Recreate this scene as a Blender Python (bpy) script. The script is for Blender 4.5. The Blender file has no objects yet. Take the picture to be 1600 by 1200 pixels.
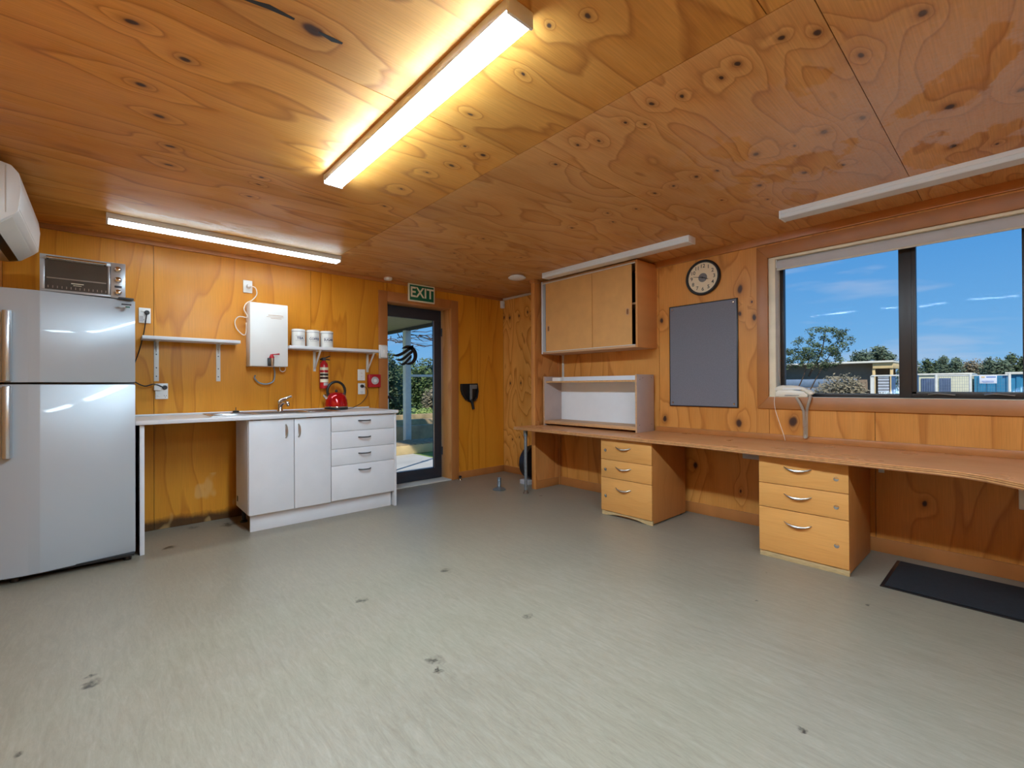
import bpy, bmesh, math, random
from mathutils import Vector, Matrix
random.seed(7)
scene = bpy.context.scene
col = scene.collection
PI = math.pi

# ------------------------------------------------------------------ camera
CH = 1.165
def make_camera():
    yaw, pitch, roll = math.radians(41.85), math.radians(.25), math.radians(-.305)
    f = Vector((math.sin(yaw)*math.cos(pitch), math.cos(yaw)*math.cos(pitch), math.sin(pitch)))
    r = Vector((math.cos(yaw), -math.sin(yaw), 0)); u = r.cross(f)
    c, s = math.cos(roll), math.sin(roll)
    r2 = c*r + s*u; u2 = -s*r + c*u
    cam = bpy.data.cameras.new('camera'); cam.lens = 16.0; cam.sensor_width = 36.0; cam.clip_end = 500; cam.clip_start = .05
    o = bpy.data.objects.new('camera', cam); col.objects.link(o)
    o.matrix_world = Matrix(((r2.x, u2.x, -f.x, 0), (r2.y, u2.y, -f.y, 0), (r2.z, u2.z, -f.z, CH), (0, 0, 0, 1)))
    scene.camera = o
make_camera()

# ------------------------------------------------------------------ exposure, sky, sun
scene.view_settings.view_transform = 'Standard'
scene.view_settings.look = 'None'
scene.view_settings.gamma = 1.0
scene.view_settings.use_curve_mapping = False
scene.view_settings.exposure = 0.88
LAMP = {'kitchen': 12.0, 'middle': 80.0}   # radiance of the lit fluorescent diffusers
SKY = .5

def lin(c):
    return tuple(((v/255)/12.92 if v/255 <= .04045 else ((v/255+.055)/1.055)**2.4) for v in c)
def rgba(c): return (*lin(c), 1.0)

class NT:
    """small node-tree helper"""
    def __init__(s, tree): s.t = tree; s.n = tree.nodes; s.l = tree.links
    def node(s, typ, **kw):
        n = s.n.new(typ)
        for k, v in kw.items(): setattr(n, k, v)
        return n
    def put(s, sock, v):
        if v is None: return
        if isinstance(v, bpy.types.NodeSocket): s.l.new(v, sock)
        else: sock.default_value = v
    def m(s, op, a, b=None, c=None, clamp=False):
        n = s.node('ShaderNodeMath', operation=op, use_clamp=clamp)
        for i, v in enumerate((a, b, c)): s.put(n.inputs[i], v)
        return n.outputs[0]
    def vm(s, op, a, b=None):
        n = s.node('ShaderNodeVectorMath', operation=op)
        s.put(n.inputs[0], a); s.put(n.inputs[1], b)
        return n.outputs['Value'] if op in ('DISTANCE', 'LENGTH', 'DOT_PRODUCT') else n.outputs[0]
    def comb(s, x, y, z):
        n = s.node('ShaderNodeCombineXYZ')
        for i, v in enumerate((x, y, z)): s.put(n.inputs[i], v)
        return n.outputs[0]
    def sep(s, v):
        n = s.node('ShaderNodeSeparateXYZ'); s.put(n.inputs[0], v); return n.outputs
    def noise(s, vec, scale, detail=2, rough=.5, dist=0):
        n = s.node('ShaderNodeTexNoise'); s.put(n.inputs['Vector'], vec)
        n.inputs['Scale'].default_value = scale; n.inputs['Detail'].default_value = detail
        n.inputs['Roughness'].default_value = rough; n.inputs['Distortion'].default_value = dist
        return n.outputs[0]
    def ramp(s, f, stops, interp='LINEAR'):
        n = s.node('ShaderNodeValToRGB'); n.color_ramp.interpolation = interp
        e = n.color_ramp.elements
        while len(e) < len(stops): e.new(.5)
        for i, (p, c) in enumerate(stops): e[i].position = p; e[i].color = c
        s.put(n.inputs[0], f); return n.outputs[0]
    def mix(s, f, a, b, blend='MIX'):
        n = s.node('ShaderNodeMix', data_type='RGBA', blend_type=blend)
        s.put(n.inputs[0], f); s.put(n.inputs[6], a); s.put(n.inputs[7], b); return n.outputs[2]
    def rng(s, v, a, b, c, d):
        n = s.node('ShaderNodeMapRange'); s.put(n.inputs[0], v)
        for i, q in enumerate((a, b, c, d)): n.inputs[i+1].default_value = q
        return n.outputs[0]

def make_world():
    w = bpy.data.worlds.new('sky'); scene.world = w; w.use_nodes = True
    k = NT(w.node_tree); k.n.clear()
    tc = k.node('ShaderNodeTexCoord').outputs['Generated']
    x, y, z = k.sep(tc)
    base = k.ramp(z, [(0, rgba((142, 196, 240))), (.1, rgba((112, 178, 236))), (.3, rgba((66, 148, 224))), (1, rgba((44, 116, 205)))])
    cv = k.comb(k.m('MULTIPLY', x, 2.2), k.m('MULTIPLY', y, 2.2), k.m('MULTIPLY', z, 13))
    n = k.noise(cv, 1.5, 5, .55, .4)
    lowz = k.ramp(z, [(0, (1, 1, 1, 1)), (.16, (.9, .9, .9, 1)), (.3, (.12, .12, .12, 1)), (1, (.1, .1, .1, 1))])
    cl = k.m('MULTIPLY', k.ramp(n, [(.57, (0, 0, 0, 1)), (.76, (.6, .6, .6, 1))]), lowz)
    c = k.mix(cl, base, rgba((205, 214, 232)))
    bg = k.node('ShaderNodeBackground'); k.put(bg.inputs[0], c); bg.inputs[1].default_value = SKY
    out = k.node('ShaderNodeOutputWorld'); k.l.new(bg.outputs[0], out.inputs[0])
make_world()

def make_sun():
    l = bpy.data.lights.new('sun', 'SUN'); l.energy = 2.2; l.angle = math.radians(1.2); l.color = (1, .95, .87)
    o = bpy.data.objects.new('sun', l); col.objects.link(o)
    o.rotation_euler = Vector((.62, .35, -.72)).to_track_quat('-Z', 'Y').to_euler()
make_sun()

# ------------------------------------------------------------------ materials
def principled(name):
    m = bpy.data.materials.new(name); m.use_nodes = True
    k = NT(m.node_tree); b = k.n['Principled BSDF']
    return m, k, b

def flat(name, c, rough=.5, metal=0, var=.05, vscale=8, spec=.5, bump=0, bscale=60, stretch=None, coat=0):
    m, k, b = principled(name)
    tc = k.node('ShaderNodeTexCoord').outputs['Object']
    if stretch: tc = k.vm('MULTIPLY', tc, stretch)
    n = k.noise(tc, vscale, 3, .55)
    lo = tuple(v*(1-var*2) for v in lin(c)); hi = tuple(min(1, v*(1+var*2)) for v in lin(c))
    k.put(b.inputs['Base Color'], k.ramp(n, [(.25, (*lo, 1)), (.75, (*hi, 1))]))
    b.inputs['Roughness'].default_value = rough; b.inputs['Metallic'].default_value = metal
    b.inputs['Specular IOR Level'].default_value = spec
    b.inputs['Coat Weight'].default_value = coat
    if bump:
        bn = k.node('ShaderNodeBump'); bn.inputs['Strength'].default_value = bump; bn.inputs['Distance'].default_value = .002
        k.put(bn.inputs['Height'], k.noise(tc, bscale, 3, .6)); k.l.new(bn.outputs[0], b.inputs['Normal'])
    return m

def emit(name, c, s):
    m = bpy.data.materials.new(name); m.use_nodes = True
    k = NT(m.node_tree); k.n.clear()
    e = k.node('ShaderNodeEmission'); e.inputs[0].default_value = (*c, 1); e.inputs[1].default_value = s
    o = k.node('ShaderNodeOutputMaterial'); k.l.new(e.outputs[0], o.inputs[0])
    return m

def glass(name, tint=(1, 1, 1), refl=.004):
    m = bpy.data.materials.new(name); m.use_nodes = True
    k = NT(m.node_tree); k.n.clear()
    t = k.node('ShaderNodeBsdfTransparent'); t.inputs[0].default_value = (*tint, 1)
    g = k.node('ShaderNodeBsdfGlossy'); g.inputs['Roughness'].default_value = .02
    lw = k.node('ShaderNodeLayerWeight'); lw.inputs[0].default_value = .12
    f = k.m('ADD', k.m('MULTIPLY', lw.outputs['Facing'], .06), refl, clamp=True)
    mx = k.node('ShaderNodeMixShader'); k.put(mx.inputs[0], f); k.l.new(t.outputs[0], mx.inputs[1]); k.l.new(g.outputs[0], mx.inputs[2])
    o = k.node('ShaderNodeOutputMaterial'); k.l.new(mx.outputs[0], o.inputs[0])
    return m

def ply(name, grain, across, light, mid, dark, knots=(), freq=7, wob=9, lineamt=.8, rough=.36, patch=0, streak=.1, wander=.45, stain=None, wear_sheen=None):
    """rotary-peeled plywood: contour grain of a stretched noise, bent around knots"""
    m, k, b = principled(name)
    P = k.node('ShaderNodeTexCoord').outputs['Object']
    rnd = k.node('ShaderNodeObjectInfo').outputs['Random']
    s = dict(zip('xyz', k.sep(P)))
    u, v = s[grain], s[across]
    uv = k.comb(k.m('ADD', k.m('MULTIPLY', u, wander), k.m('MULTIPLY', rnd, 31)), k.m('ADD', k.m('MULTIPLY', v, 1.5), k.m('MULTIPLY', rnd, 17)), k.m('MULTIPLY', rnd, 9))
    n1 = k.noise(uv, 1.6, 2.5, .45, .25)
    h = k.m('ADD', k.m('MULTIPLY', v, freq*.35), k.m('MULTIPLY', n1, wob))
    knotmask = None
    if knots:
        wv = k.node('ShaderNodeTexNoise'); k.put(wv.inputs['Vector'], P); wv.inputs['Scale'].default_value = 9
        jit = k.vm('MULTIPLY', k.vm('SUBTRACT', wv.outputs['Color'], (.5, .5, .5)), (.035, .035, .035))
        Q = k.vm('ADD', P, jit); q = dict(zip('xyz', k.sep(Q)))
        uvk = k.comb(k.m('MULTIPLY', q[grain], .62), q[across], 0)
        d = None
        for (ku, kv, r) in knots:
            r *= .85
            dd = k.m('MULTIPLY', k.vm('DISTANCE', uvk, (ku*.62, kv, 0)), 1/r)
            d = dd if d is None else k.m('MINIMUM', d, dd)
        h = k.m('ADD', h, k.m('MULTIPLY', k.m('POWER', 2.0, k.m('MULTIPLY', d, -.42)), 2.2))
        knotmask = d
    fr = k.m('FRACT', k.m('MULTIPLY', h, 1.0))
    L, M_, D = rgba(light), rgba(mid), rgba(dark)
    band = k.ramp(fr, [(0, L), (.5, tuple(a*.6+c*.4 for a, c in zip(L, M_))), (.8, M_), (.92, D), (1.0, L)])
    plain = k.ramp(k.noise(uv, 2.3, 2, .5), [(.3, L), (.72, M_)])
    c = k.mix(lineamt, plain, band)
    fine = k.noise(k.comb(k.m('MULTIPLY', u, 5), k.m('MULTIPLY', v, 150), 0), 1, 2, .6)
    fc = k.rng(fine, .3, .7, 1-streak, 1+streak)
    broad = k.rng(k.noise(uv, .9, 2, .5), .3, .7, .86, 1.1)
    g = k.m('MULTIPLY', fc, broad)
    c = k.mix(1.0, c, k.comb(g, g, g), 'MULTIPLY')
    if knotmask is not None:
        kc = k.ramp(k.m('MULTIPLY', knotmask, .25), [(0, rgba((62, 42, 36))), (.12, rgba((74, 48, 36))), (.17, rgba((120, 74, 40))), (.4, D), (1, D)])
        ka = k.ramp(k.m('MULTIPLY', knotmask, .25), [(0, (1, 1, 1, 1)), (.15, (1, 1, 1, 1)), (.22, (.45, .45, .45, 1)), (.6, (0, 0, 0, 1))])
        c = k.mix(ka, c, kc)
    if stain:   # damp blackened wood near the floor, with a ragged edge of its own
        (zs, xa, xb) = stain
        wn = k.noise(k.vm('MULTIPLY', P, (1, 1, .6)), 7, 5, .65)
        zz = k.m('SUBTRACT', s['z'], k.m('MULTIPLY', wn, zs))
        inx = k.m('MULTIPLY', k.m('GREATER_THAN', s['x'], xa), k.m('LESS_THAN', s['x'], xb))
        a = k.m('MULTIPLY', k.ramp(k.m('MULTIPLY', zz, 10), [(0, (.92, .92, .92, 1)), (.15, (.75, .75, .75, 1)), (.55, (0, 0, 0, 1))]), inx)
        c = k.mix(a, c, rgba((48, 30, 16)))
        pale = k.m('MULTIPLY', k.ramp(k.noise(k.vm('MULTIPLY', P, (1.6, 1, .8)), 4.2, 2, .4), [(.56, (0, 0, 0, 1)), (.6, (.38, .38, .38, 1))]), k.m('MULTIPLY', inx, k.m('LESS_THAN', s['z'], .42)))
        c = k.mix(pale, c, rgba((214, 176, 118)))
    if wear_sheen:    # ragged pale patches: peeled varnish on ceil_l, painted window sheen on ceil_r
        wn2 = k.noise(k.vm('MULTIPLY', P, wear_sheen['stretch']), wear_sheen['scale'], 6, .55, .15)
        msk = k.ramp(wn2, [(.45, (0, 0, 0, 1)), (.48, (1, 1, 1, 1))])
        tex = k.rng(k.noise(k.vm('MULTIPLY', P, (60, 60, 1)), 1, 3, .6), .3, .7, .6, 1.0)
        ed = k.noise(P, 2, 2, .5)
        for ax, lo, hi, fade in wear_sheen['range']:
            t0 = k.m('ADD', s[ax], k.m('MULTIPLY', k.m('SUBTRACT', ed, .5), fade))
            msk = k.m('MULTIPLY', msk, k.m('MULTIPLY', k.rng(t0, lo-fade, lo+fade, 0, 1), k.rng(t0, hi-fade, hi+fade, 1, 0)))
        c = k.mix(k.m('MULTIPLY', k.m('MULTIPLY', msk, tex), wear_sheen['amt']), c, rgba(wear_sheen['col']))
    k.put(b.inputs['Base Color'], c)
    if patch:
        pn = k.noise(k.vm('MULTIPLY', P, (1, 1.6, 1)), 2.6, 4, .55, .6)
        k.put(b.inputs['Roughness'], k.ramp(pn, [(.44, (rough+.16,)*3+(1,)), (.5, (rough,)*3+(1,))]))
    else:
        k.put(b.inputs['Roughness'], k.rng(k.noise(P, 3, 3), .3, .7, rough-.05, rough+.08))
    b.inputs['Specular IOR Level'].default_value = .28
    bn = k.node('ShaderNodeBump'); bn.inputs['Strength'].default_value = .12; bn.inputs['Distance'].default_value = .002
    k.put(bn.inputs['Height'], fine); k.l.new(bn.outputs[0], b.inputs['Normal'])
    return m

CEIL_KNOTS = [(.07,1.94,.02),(.22,2.03,.02),(.11,2.32,.02),(.18,2.53,.02),(.24,2.81,.022),(.26,3.05,.018),(.67,2.88,.014),(.68,3.0,.012),(.68,3.22,.014),(.525,1.577,.036),
 (1.41,2.05,.016),(1.47,1.85,.018),(1.2,1.61,.012),(1.34,1.84,.01),(1.35,2.21,.01),(1.34,2.5,.012),(1.39,2.81,.014),(1.17,.93,.013),(1.1,1.04,.012),(1.2,1.27,.011)]
CEIL_KNOTS2 = [(1.81,.45,.018),(1.75,.54,.016),(1.77,.7,.015),(1.8,.77,.014),(1.74,1.04,.015),(1.79,.93,.013),(1.77,1.19,.011),(1.85,1.14,.009),(1.76,1.46,.011),(1.81,1.37,.01),(1.82,1.67,.012),
 (2.55,.47,.018),(2.55,.61,.02),(2.53,.91,.017),(2.59,.75,.01),(2.96,.81,.017),(2.94,1.04,.017),(2.56,1.13,.012),(2.54,1.24,.013),(2.56,1.39,.012),(2.56,1.52,.013),(2.69,1.73,.012),(2.78,1.98,.013),(2.65,2.26,.013),
 (1.98,.2,.018),(2.06,.38,.016),(2.73,.2,.024),(3.19,.22,.022),(2.79,-.01,.018),(3.33,.07,.012),(3.01,.64,.012),(2.61,1.91,.012),(2.99,1.28,.009),(3.2,1.08,.009),(2.3,2.9,.012),(2.9,3.1,.012),(2.35,3.4,.013),(3.0,3.8,.012)]
RK = [(1.98,1.58,.036),(1.79,2.31,.028),(1.72,1.47,.024),(1.77,1.58,.02),(.84,1.6,.036),(.87,1.19,.042),(1.86,1.49,.012),(.84,2.28,.03),(.43,1.98,.034),(.26,1.59,.014),(.37,.43,.02)]
FK = [(2.1,4.71,.02),(2.08,4.59,.024),(2.09,4.41,.018),(2.12,4.25,.018),(2.06,4.17,.026),(1.2,4.59,.018),(1.2,4.38,.016),(1.19,4.17,.018),(.45,4.55,.014),(.49,4.41,.012)]
BAD = [(4.8,4.8,.02)]
M = {}
M['ceil_l'] = ply('ceiling_ply_west', 'x', 'y', (214,152,76), (200,133,58), (160,96,38), CEIL_KNOTS, 7, 8, .7, .42, 1, wander=.3, wear_sheen=dict(stretch=(.8, 2.2, 1), scale=2.4, range=[('y', 3.86, 4.2, .05), ('x', .1, 1.62, .06)], amt=.7, col=(226,206,176)))
M['ceil_r'] = ply('ceiling_ply_east', 'x', 'y', (214,160,100), (200,138,78), (160,98,48), CEIL_KNOTS2, 8, 10, .58, .42, 1, wander=.45, wear_sheen=dict(stretch=(1.0, 1.5, 1), scale=2.0, range=[('y', -2, .95, .5), ('x', 2.15, 3.5, .3)], amt=.5, col=(220,208,214)))  # lilac patches here paint the window's sheen into the ceiling colour
M['wall_k'] = ply('kitchen_ply', 'z', 'x', (216,145,44), (204,128,30), (178,101,19), (), 6, 9, .6, .34, 0, .06, .24, stain=(.1, .2, .95))
M['wall_r'] = ply('window_wall_ply', 'z', 'y', (214,147,75), (202,132,60), (168,98,40), RK, 7, 7, .6, .36, 0, .08, .3)
M['wall_f'] = ply('far_corner_ply', 'z', 'y', (230,168,86), (214,146,64), (174,108,42), FK, 12, 12, .85, .36, 0, .08, .55)
M['wall_n'] = ply('partition_ply', 'z', 'x', (206,138,76), (186,116,58), (152,88,40), (), 7, 8, .6, .36)
M['pine'] = ply('pine_board', 'z', 'y', (208,146,88), (194,128,70), (160,98,48), [(1.98,3.74,.012),(1.98,3.80,.012),(1.96,3.87,.012)], 34, 3, .8, .42)
M['trim'] = flat('stained_trim', (176,112,58), .38, var=.08, vscale=5, stretch=(1, 1, .2))
M['jamb'] = ply('door_jamb_pine', 'z', 'y', (216,150,84), (200,130,64), (176,104,46), (), 14, 4, .6, .36)
M['casing'] = flat('brown_painted_casing', (164,102,46), .42, var=.04)
M['cream'] = flat('cream_paint', (226,212,184), .5, var=.05)
M['dark_gap'] = flat('dark_backing', (52,34,22), .8)
M['white_mel'] = flat('white_melamine', (214,212,214), .38, var=.015)
M['counter'] = flat('counter_laminate', (206,204,202), .3, var=.02)
M['white'] = flat('white_plastic', (228,226,222), .35, var=.01)
M['white_paint'] = flat('white_painted_metal', (214,210,202), .4, var=.02)
M['lamp_body'] = flat('lamp_body_white', (222,222,222), .4, var=.01)
M['lamp_off'] = flat('unlit_diffuser', (218,222,224), .22, var=.01, spec=.6)
for _k, _v in LAMP.items(): M['lamp_'+_k] = emit('lit_diffuser_'+_k, (.84, 1.0, 1.10) if _k == 'kitchen' else (.74, 1.02, 1.24), _v)
M['black'] = flat('black_plastic', (22,22,24), .4)
M['blackm'] = flat('black_mat_rubber', (24,25,30), .9, var=.2, vscale=60, bump=.6, bscale=200)
M['dark_alu'] = flat('dark_door_aluminium', (42,45,54), .5, var=.03)
M['bronze_alu'] = flat('bronze_window_aluminium', (44,36,32), .4, var=.03)
M['chrome'] = flat('chrome', (205,205,208), .12, 1, .01)
M['nickel'] = flat('satin_nickel', (190,182,170), .28, 1, .02)
M['galv'] = flat('galvanised_pipe', (132,140,146), .45, .7, .1, 30)
M['rust'] = flat('rusty_foot', (112,92,76), .7, .3, .15, 40)
M['steel'] = flat('sink_steel', (178,178,178), .28, 1, .03)
M['fridge'] = flat('silver_fridge', (172,176,180), .34, .12, .012, 2, coat=.15)
M['fridge_side'] = flat('fridge_trim_strip', (182,188,196), .34, .12, .01)
M['handle_silver'] = flat('fridge_handle', (196,198,200), .25, .8, .01)
M['dark_grey'] = flat('dark_grey_plastic', (62,62,64), .5)
M['red'] = flat('red_plastic', (176,22,38), .35, var=.02)
M['kettle_red'] = flat('kettle_red_enamel', (178,8,20), .14, .35, .01, coat=.6)
M['ext_red'] = flat('extinguisher_red', (190,24,34), .3, coat=.3)
M['maple'] = ply('maple_laminate', 'y', 'z', (214,154,86), (208,146,78), (196,131,65), (), 30, 4, .25, .42, 0, .05, .8)
M['maple_side'] = ply('maple_laminate_side', 'z', 'x', (200,132,72), (192,124,64), (180,112,54), (), 30, 4, .25, .42, 0, .05, .8)
M['plinth'] = flat('worn_plinth', (184,156,110), .6, var=.1, vscale=10, stretch=(3, 3, 20))
M['hardboard'] = flat('tan_hardboard', (214,157,92), .5, var=.035, vscale=7)
M['desk'] = ply('desk_ply_top', 'y', 'x', (214,153,102), (206,141,90), (190,124,74), (), 40, 5, .3, .3, 0, .07, .5)
M['ply_edge_l'] = flat('ply_edge_pale', (206,152,96), .5, var=.1, vscale=40)
M['ply_edge_d'] = flat('ply_edge_dark', (142,88,48), .55, var=.1, vscale=40)
M['box_side'] = flat('mauve_grey_melamine', (182,164,158), .45, var=.03)
M['box_white'] = flat('white_back_panel', (234,234,236), .5, var=.01)
M['box_ply'] = flat('shelf_ply', (196,152,112), .5, var=.06, vscale=12, stretch=(1, .3, 4))
M['felt'] = flat('grey_felt', (118,118,126), .95, var=.05, vscale=120, bump=.3, bscale=300, spec=.2)
M['clockface'] = flat('clock_face', (226,204,170), .45, var=.01)
M['grey'] = flat('mid_grey', (112,112,114), .5)
M['green'] = flat('exit_green', (0,98,70), .45, var=.02)
M['signcream'] = flat('exit_cream', (232,226,200), .45, var=.01)
M['phone'] = flat('phone_ivory', (226,216,198), .35, var=.015)
M['cordgrey'] = flat('cord_grey', (186,174,158), .5)
M['cordwhite'] = flat('cord_white', (228,214,198), .5)
M['blind'] = flat('blind_fabric', (186,182,182), .75, var=.02)
M['blindrail'] = flat('blind_rail', (206,196,178), .5)
M['navy'] = flat('navy_print', (48,58,96), .6)
M['can_white'] = flat('canister_enamel', (232,230,224), .25, var=.01)
M['foggy'] = flat('clear_cover', (222,222,220), .12, var=.03, spec=.8)
M['oven_glass'] = flat('oven_door_glass', (74,74,70), .08, 0, .15, 3, spec=.8)
M['oven_silver'] = flat('oven_silver', (184,186,188), .3, .4, .01)
M['tray'] = flat('oven_tray_steel', (150,146,138), .3, .8)
M['glass'] = glass('window_glass')
M['concrete_out'] = flat('patio_concrete', (190,190,184), .8, var=.06, vscale=3)
M['sleeper'] = flat('weathered_sleeper', (190,160,120), .8, var=.2, vscale=3)
M['newpine'] = flat('pale_timber', (226,198,142), .7, var=.06, vscale=5)
M['deckboard'] = flat('deck_board', (170,148,112), .8, var=.1)
M['white_post'] = flat('white_post_paint', (222,224,216), .6)
M['soffit'] = flat('soffit_board', (150,140,122), .8)
M['beam'] = flat('dark_beam', (54,50,48), .7)
M['lawn'] = flat('lawn_grass', (136,158,82), .95, var=.15, vscale=3)
M['yard'] = flat('yard_gravel', (140,132,116), .95, var=.1, vscale=2)
M['bark'] = flat('bark', (84,68,54), .9, var=.15)
M['leaf_d'] = flat('leaf_dark', (84,100,66), .8, var=.3, vscale=3)
M['leaf_m'] = flat('leaf_mid', (92,112,58), .8, var=.3, vscale=3)
M['leaf_l'] = flat('leaf_light', (142,160,86), .8, var=.25, vscale=3)
M['leaf_g'] = flat('leaf_grey', (140,130,104), .9, var=.2, vscale=3)
M['leaf_f'] = flat('leaf_far', (96,112,88), .9, var=.25, vscale=1)
M['twig'] = flat('bare_twig', (92,72,60), .9)
M['roof_w'] = flat('pale_roof_sheet', (224,222,206), .6)
M['tin'] = flat('corrugated_tin', (112,132,152), .6, .1, .06)
M['tin_dark'] = flat('carport_shade_wall', (150,132,112), .9)
M['cont_cream'] = flat('cream_container', (206,206,178), .7, var=.03)
M['cont_blue'] = flat('blue_container', (44,128,166), .6, var=.05)
M['win_blue'] = flat('barred_window_blue', (74,92,124), .5, var=.1)
M['sign_white'] = flat('sign_white', (226,230,240), .6)
M['sign_blue'] = flat('sign_blue_print', (96,136,196), .6)
M['board_white'] = flat('white_slats', (186,194,202), .6)
M['board_blue'] = flat('blue_post', (70,104,140), .6)

def floor_material():
    m, k, b = principled('vinyl_floor')
    P = k.node('ShaderNodeTexCoord').outputs['Object']
    x, y, z = k.sep(P)
    st = k.noise(k.comb(k.m('MULTIPLY', x, 34), k.m('MULTIPLY', y, 5), 0), 1, 7, .75, 1.2)
    st2 = k.noise(k.comb(k.m('MULTIPLY', x, 110), k.m('MULTIPLY', y, 22), 3), 1, 4, .65, 1.2)
    big = k.noise(P, 1.1, 3, .5)
    c = k.ramp(st, [(.3, rgba((126,116,100))), (.5, rgba((139,129,112))), (.7, rgba((150,140,124)))])
    g = k.m('MULTIPLY', k.rng(st2, .3, .7, .92, 1.06), k.rng(big, .3, .7, .95, 1.05))
    c = k.mix(1.0, c, k.comb(g, g, g), 'MULTIPLY')
    # scuff marks and stains that the vinyl itself carries
    wn = k.node('ShaderNodeTexNoise'); k.put(wn.inputs['Vector'], P); wn.inputs['Scale'].default_value = 24; wn.inputs['Detail'].default_value = 4
    Q = k.vm('ADD', P, k.vm('MULTIPLY', k.vm('SUBTRACT', wn.outputs['Color'], (.5,)*3), (.09, .09, 0)))
    d = None
    for (sx, sy, r) in [(-.04,2.45,.022),(-.04,2.52,.012),(1.05,2.41,.022),(1.61,2.43,.022),(1.6,1.67,.02),(1.05,1.67,.024),(1.02,1.60,.012),(-.21,2.14,.014),(1.75,.5,.012),(.35,4.15,.03),(.8,4.5,.05),(.55,4.6,.03),(3.05,1.05,.008),(2.62,.95,.008),(3.0,.55,.008),(3.45,3.4,.01),(2.1,3.5,.006)]:
        dd = k.m('MULTIPLY', k.vm('DISTANCE', Q, (sx, sy, 0)), 1/r)
        d = dd if d is None else k.m('MINIMUM', d, dd)
    frag = k.ramp(wn.outputs[0], [(.4, (.25, .25, .25, 1)), (.52, (1, 1, 1, 1))])
    a = k.m('MULTIPLY', k.ramp(k.m('MULTIPLY', d, .5), [(.3, (1, 1, 1, 1)), (.8, (0, 0, 0, 1))]), frag)
    c = k.mix(a, c, rgba((58,50,40)))
    k.put(b.inputs['Base Color'], c)
    k.put(b.inputs['Roughness'], k.rng(st, .3, .7, .3, .46))
    b.inputs['Specular IOR Level'].default_value = .5
    bn = k.node('ShaderNodeBump'); bn.inputs['Strength'].default_value = .1; bn.inputs['Distance'].default_value = .001
    k.put(bn.inputs['Height'], st2); k.l.new(bn.outputs[0], b.inputs['Normal'])
    return m
M['floor'] = floor_material()

# ------------------------------------------------------------------ mesh helpers
def B(): return bmesh.new()
def box(bm, x0, x1, y0, y1, z0, z1, bev=0, seg=2):
    vs = [bm.verts.new((x, y, z)) for x in (x0, x1) for y in (y0, y1) for z in (z0, z1)]
    f = [(0,1,3,2),(4,6,7,5),(0,4,5,1),(2,3,7,6),(0,2,6,4),(1,5,7,3)]
    fs = [bm.faces.new([vs[i] for i in q]) for q in f]
    if bev:
        es = list({e for q in fs for e in q.edges})
        bmesh.ops.bevel(bm, geom=es, offset=bev, segments=seg, affect='EDGES', profile=.5)
    return bm
def prism(bm, pts, axis, a, b, bev=0):
    """extrude polygon pts (2-D) along axis from a to b; 2-D coords are the other two axes in xyz order"""
    def P(p, t):
        q = list(p); q.insert('xyz'.index(axis), t); return q
    A = [bm.verts.new(P(p, a)) for p in pts]; C = [bm.verts.new(P(p, b)) for p in pts]
    n = len(pts); fs = [bm.faces.new(A), bm.faces.new(list(reversed(C)))]
    for i in range(n): fs.append(bm.faces.new((A[i], C[i], C[(i+1) % n], A[(i+1) % n])))
    if bev: bmesh.ops.bevel(bm, geom=list({e for q in fs for e in q.edges}), offset=bev, segments=2, affect='EDGES', profile=.5)
    return bm
def lathe(bm, prof, c, axis='z', n=24):
    rings = []
    for (r, h) in prof:
        ring = []
        for i in range(n):
            a = 2*PI*i/n; p, q = r*math.cos(a), r*math.sin(a)
            v = {'z': (c[0]+p, c[1]+q, c[2]+h), 'y': (c[0]+p, c[1]+h, c[2]+q), 'x': (c[0]+h, c[1]+p, c[2]+q)}[axis]
            ring.append(bm.verts.new(v))
        rings.append(ring)
    for a, b in zip(rings, rings[1:]):
        for i in range(n): bm.faces.new((a[i], a[(i+1) % n], b[(i+1) % n], b[i]))
    for r in (rings[0], rings[-1]): bm.faces.new(r)
    return bm
def tube(bm, pts, r, n=8, cap=True, flat_z=None):
    pts = [Vector(p) for p in pts]; rings = []
    prev = None
    for i, p in enumerate(pts):
        t = (pts[min(i+1, len(pts)-1)] - pts[max(i-1, 0)]).normalized()
        if prev is None:
            s = t.orthogonal().normalized()
        else:
            s = (prev - t*prev.dot(t))
            s = s.normalized() if s.length > 1e-6 else t.orthogonal().normalized()
        prev = s; q = t.cross(s)
        rr = r[i] if isinstance(r, (list, tuple)) else r
        rings.append([bm.verts.new(p + rr*(math.cos(2*PI*j/n)*s + math.sin(2*PI*j/n)*q)) for j in range(n)])
    for a, b in zip(rings, rings[1:]):
        for i in range(n): bm.faces.new((a[i], a[(i+1) % n], b[(i+1) % n], b[i]))
    if cap:
        for g in (rings[0], rings[-1]): bm.faces.new(g)
    return bm
def curve_pts(pts, n=8):
    """Catmull-Rom through pts"""
    P = [Vector(p) for p in pts]; P = [P[0]*2-P[1]] + P + [P[-1]*2-P[-2]]; out = []
    for i in range(1, len(P)-2):
        for j in range(n):
            t = j/n; a, b, c, d = P[i-1:i+3]
            out.append(.5*((2*b)+(c-a)*t+(2*a-5*b+4*c-d)*t*t+(3*b-a-3*c+d)*t**3))
    out.append(P[-2]); return out

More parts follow.
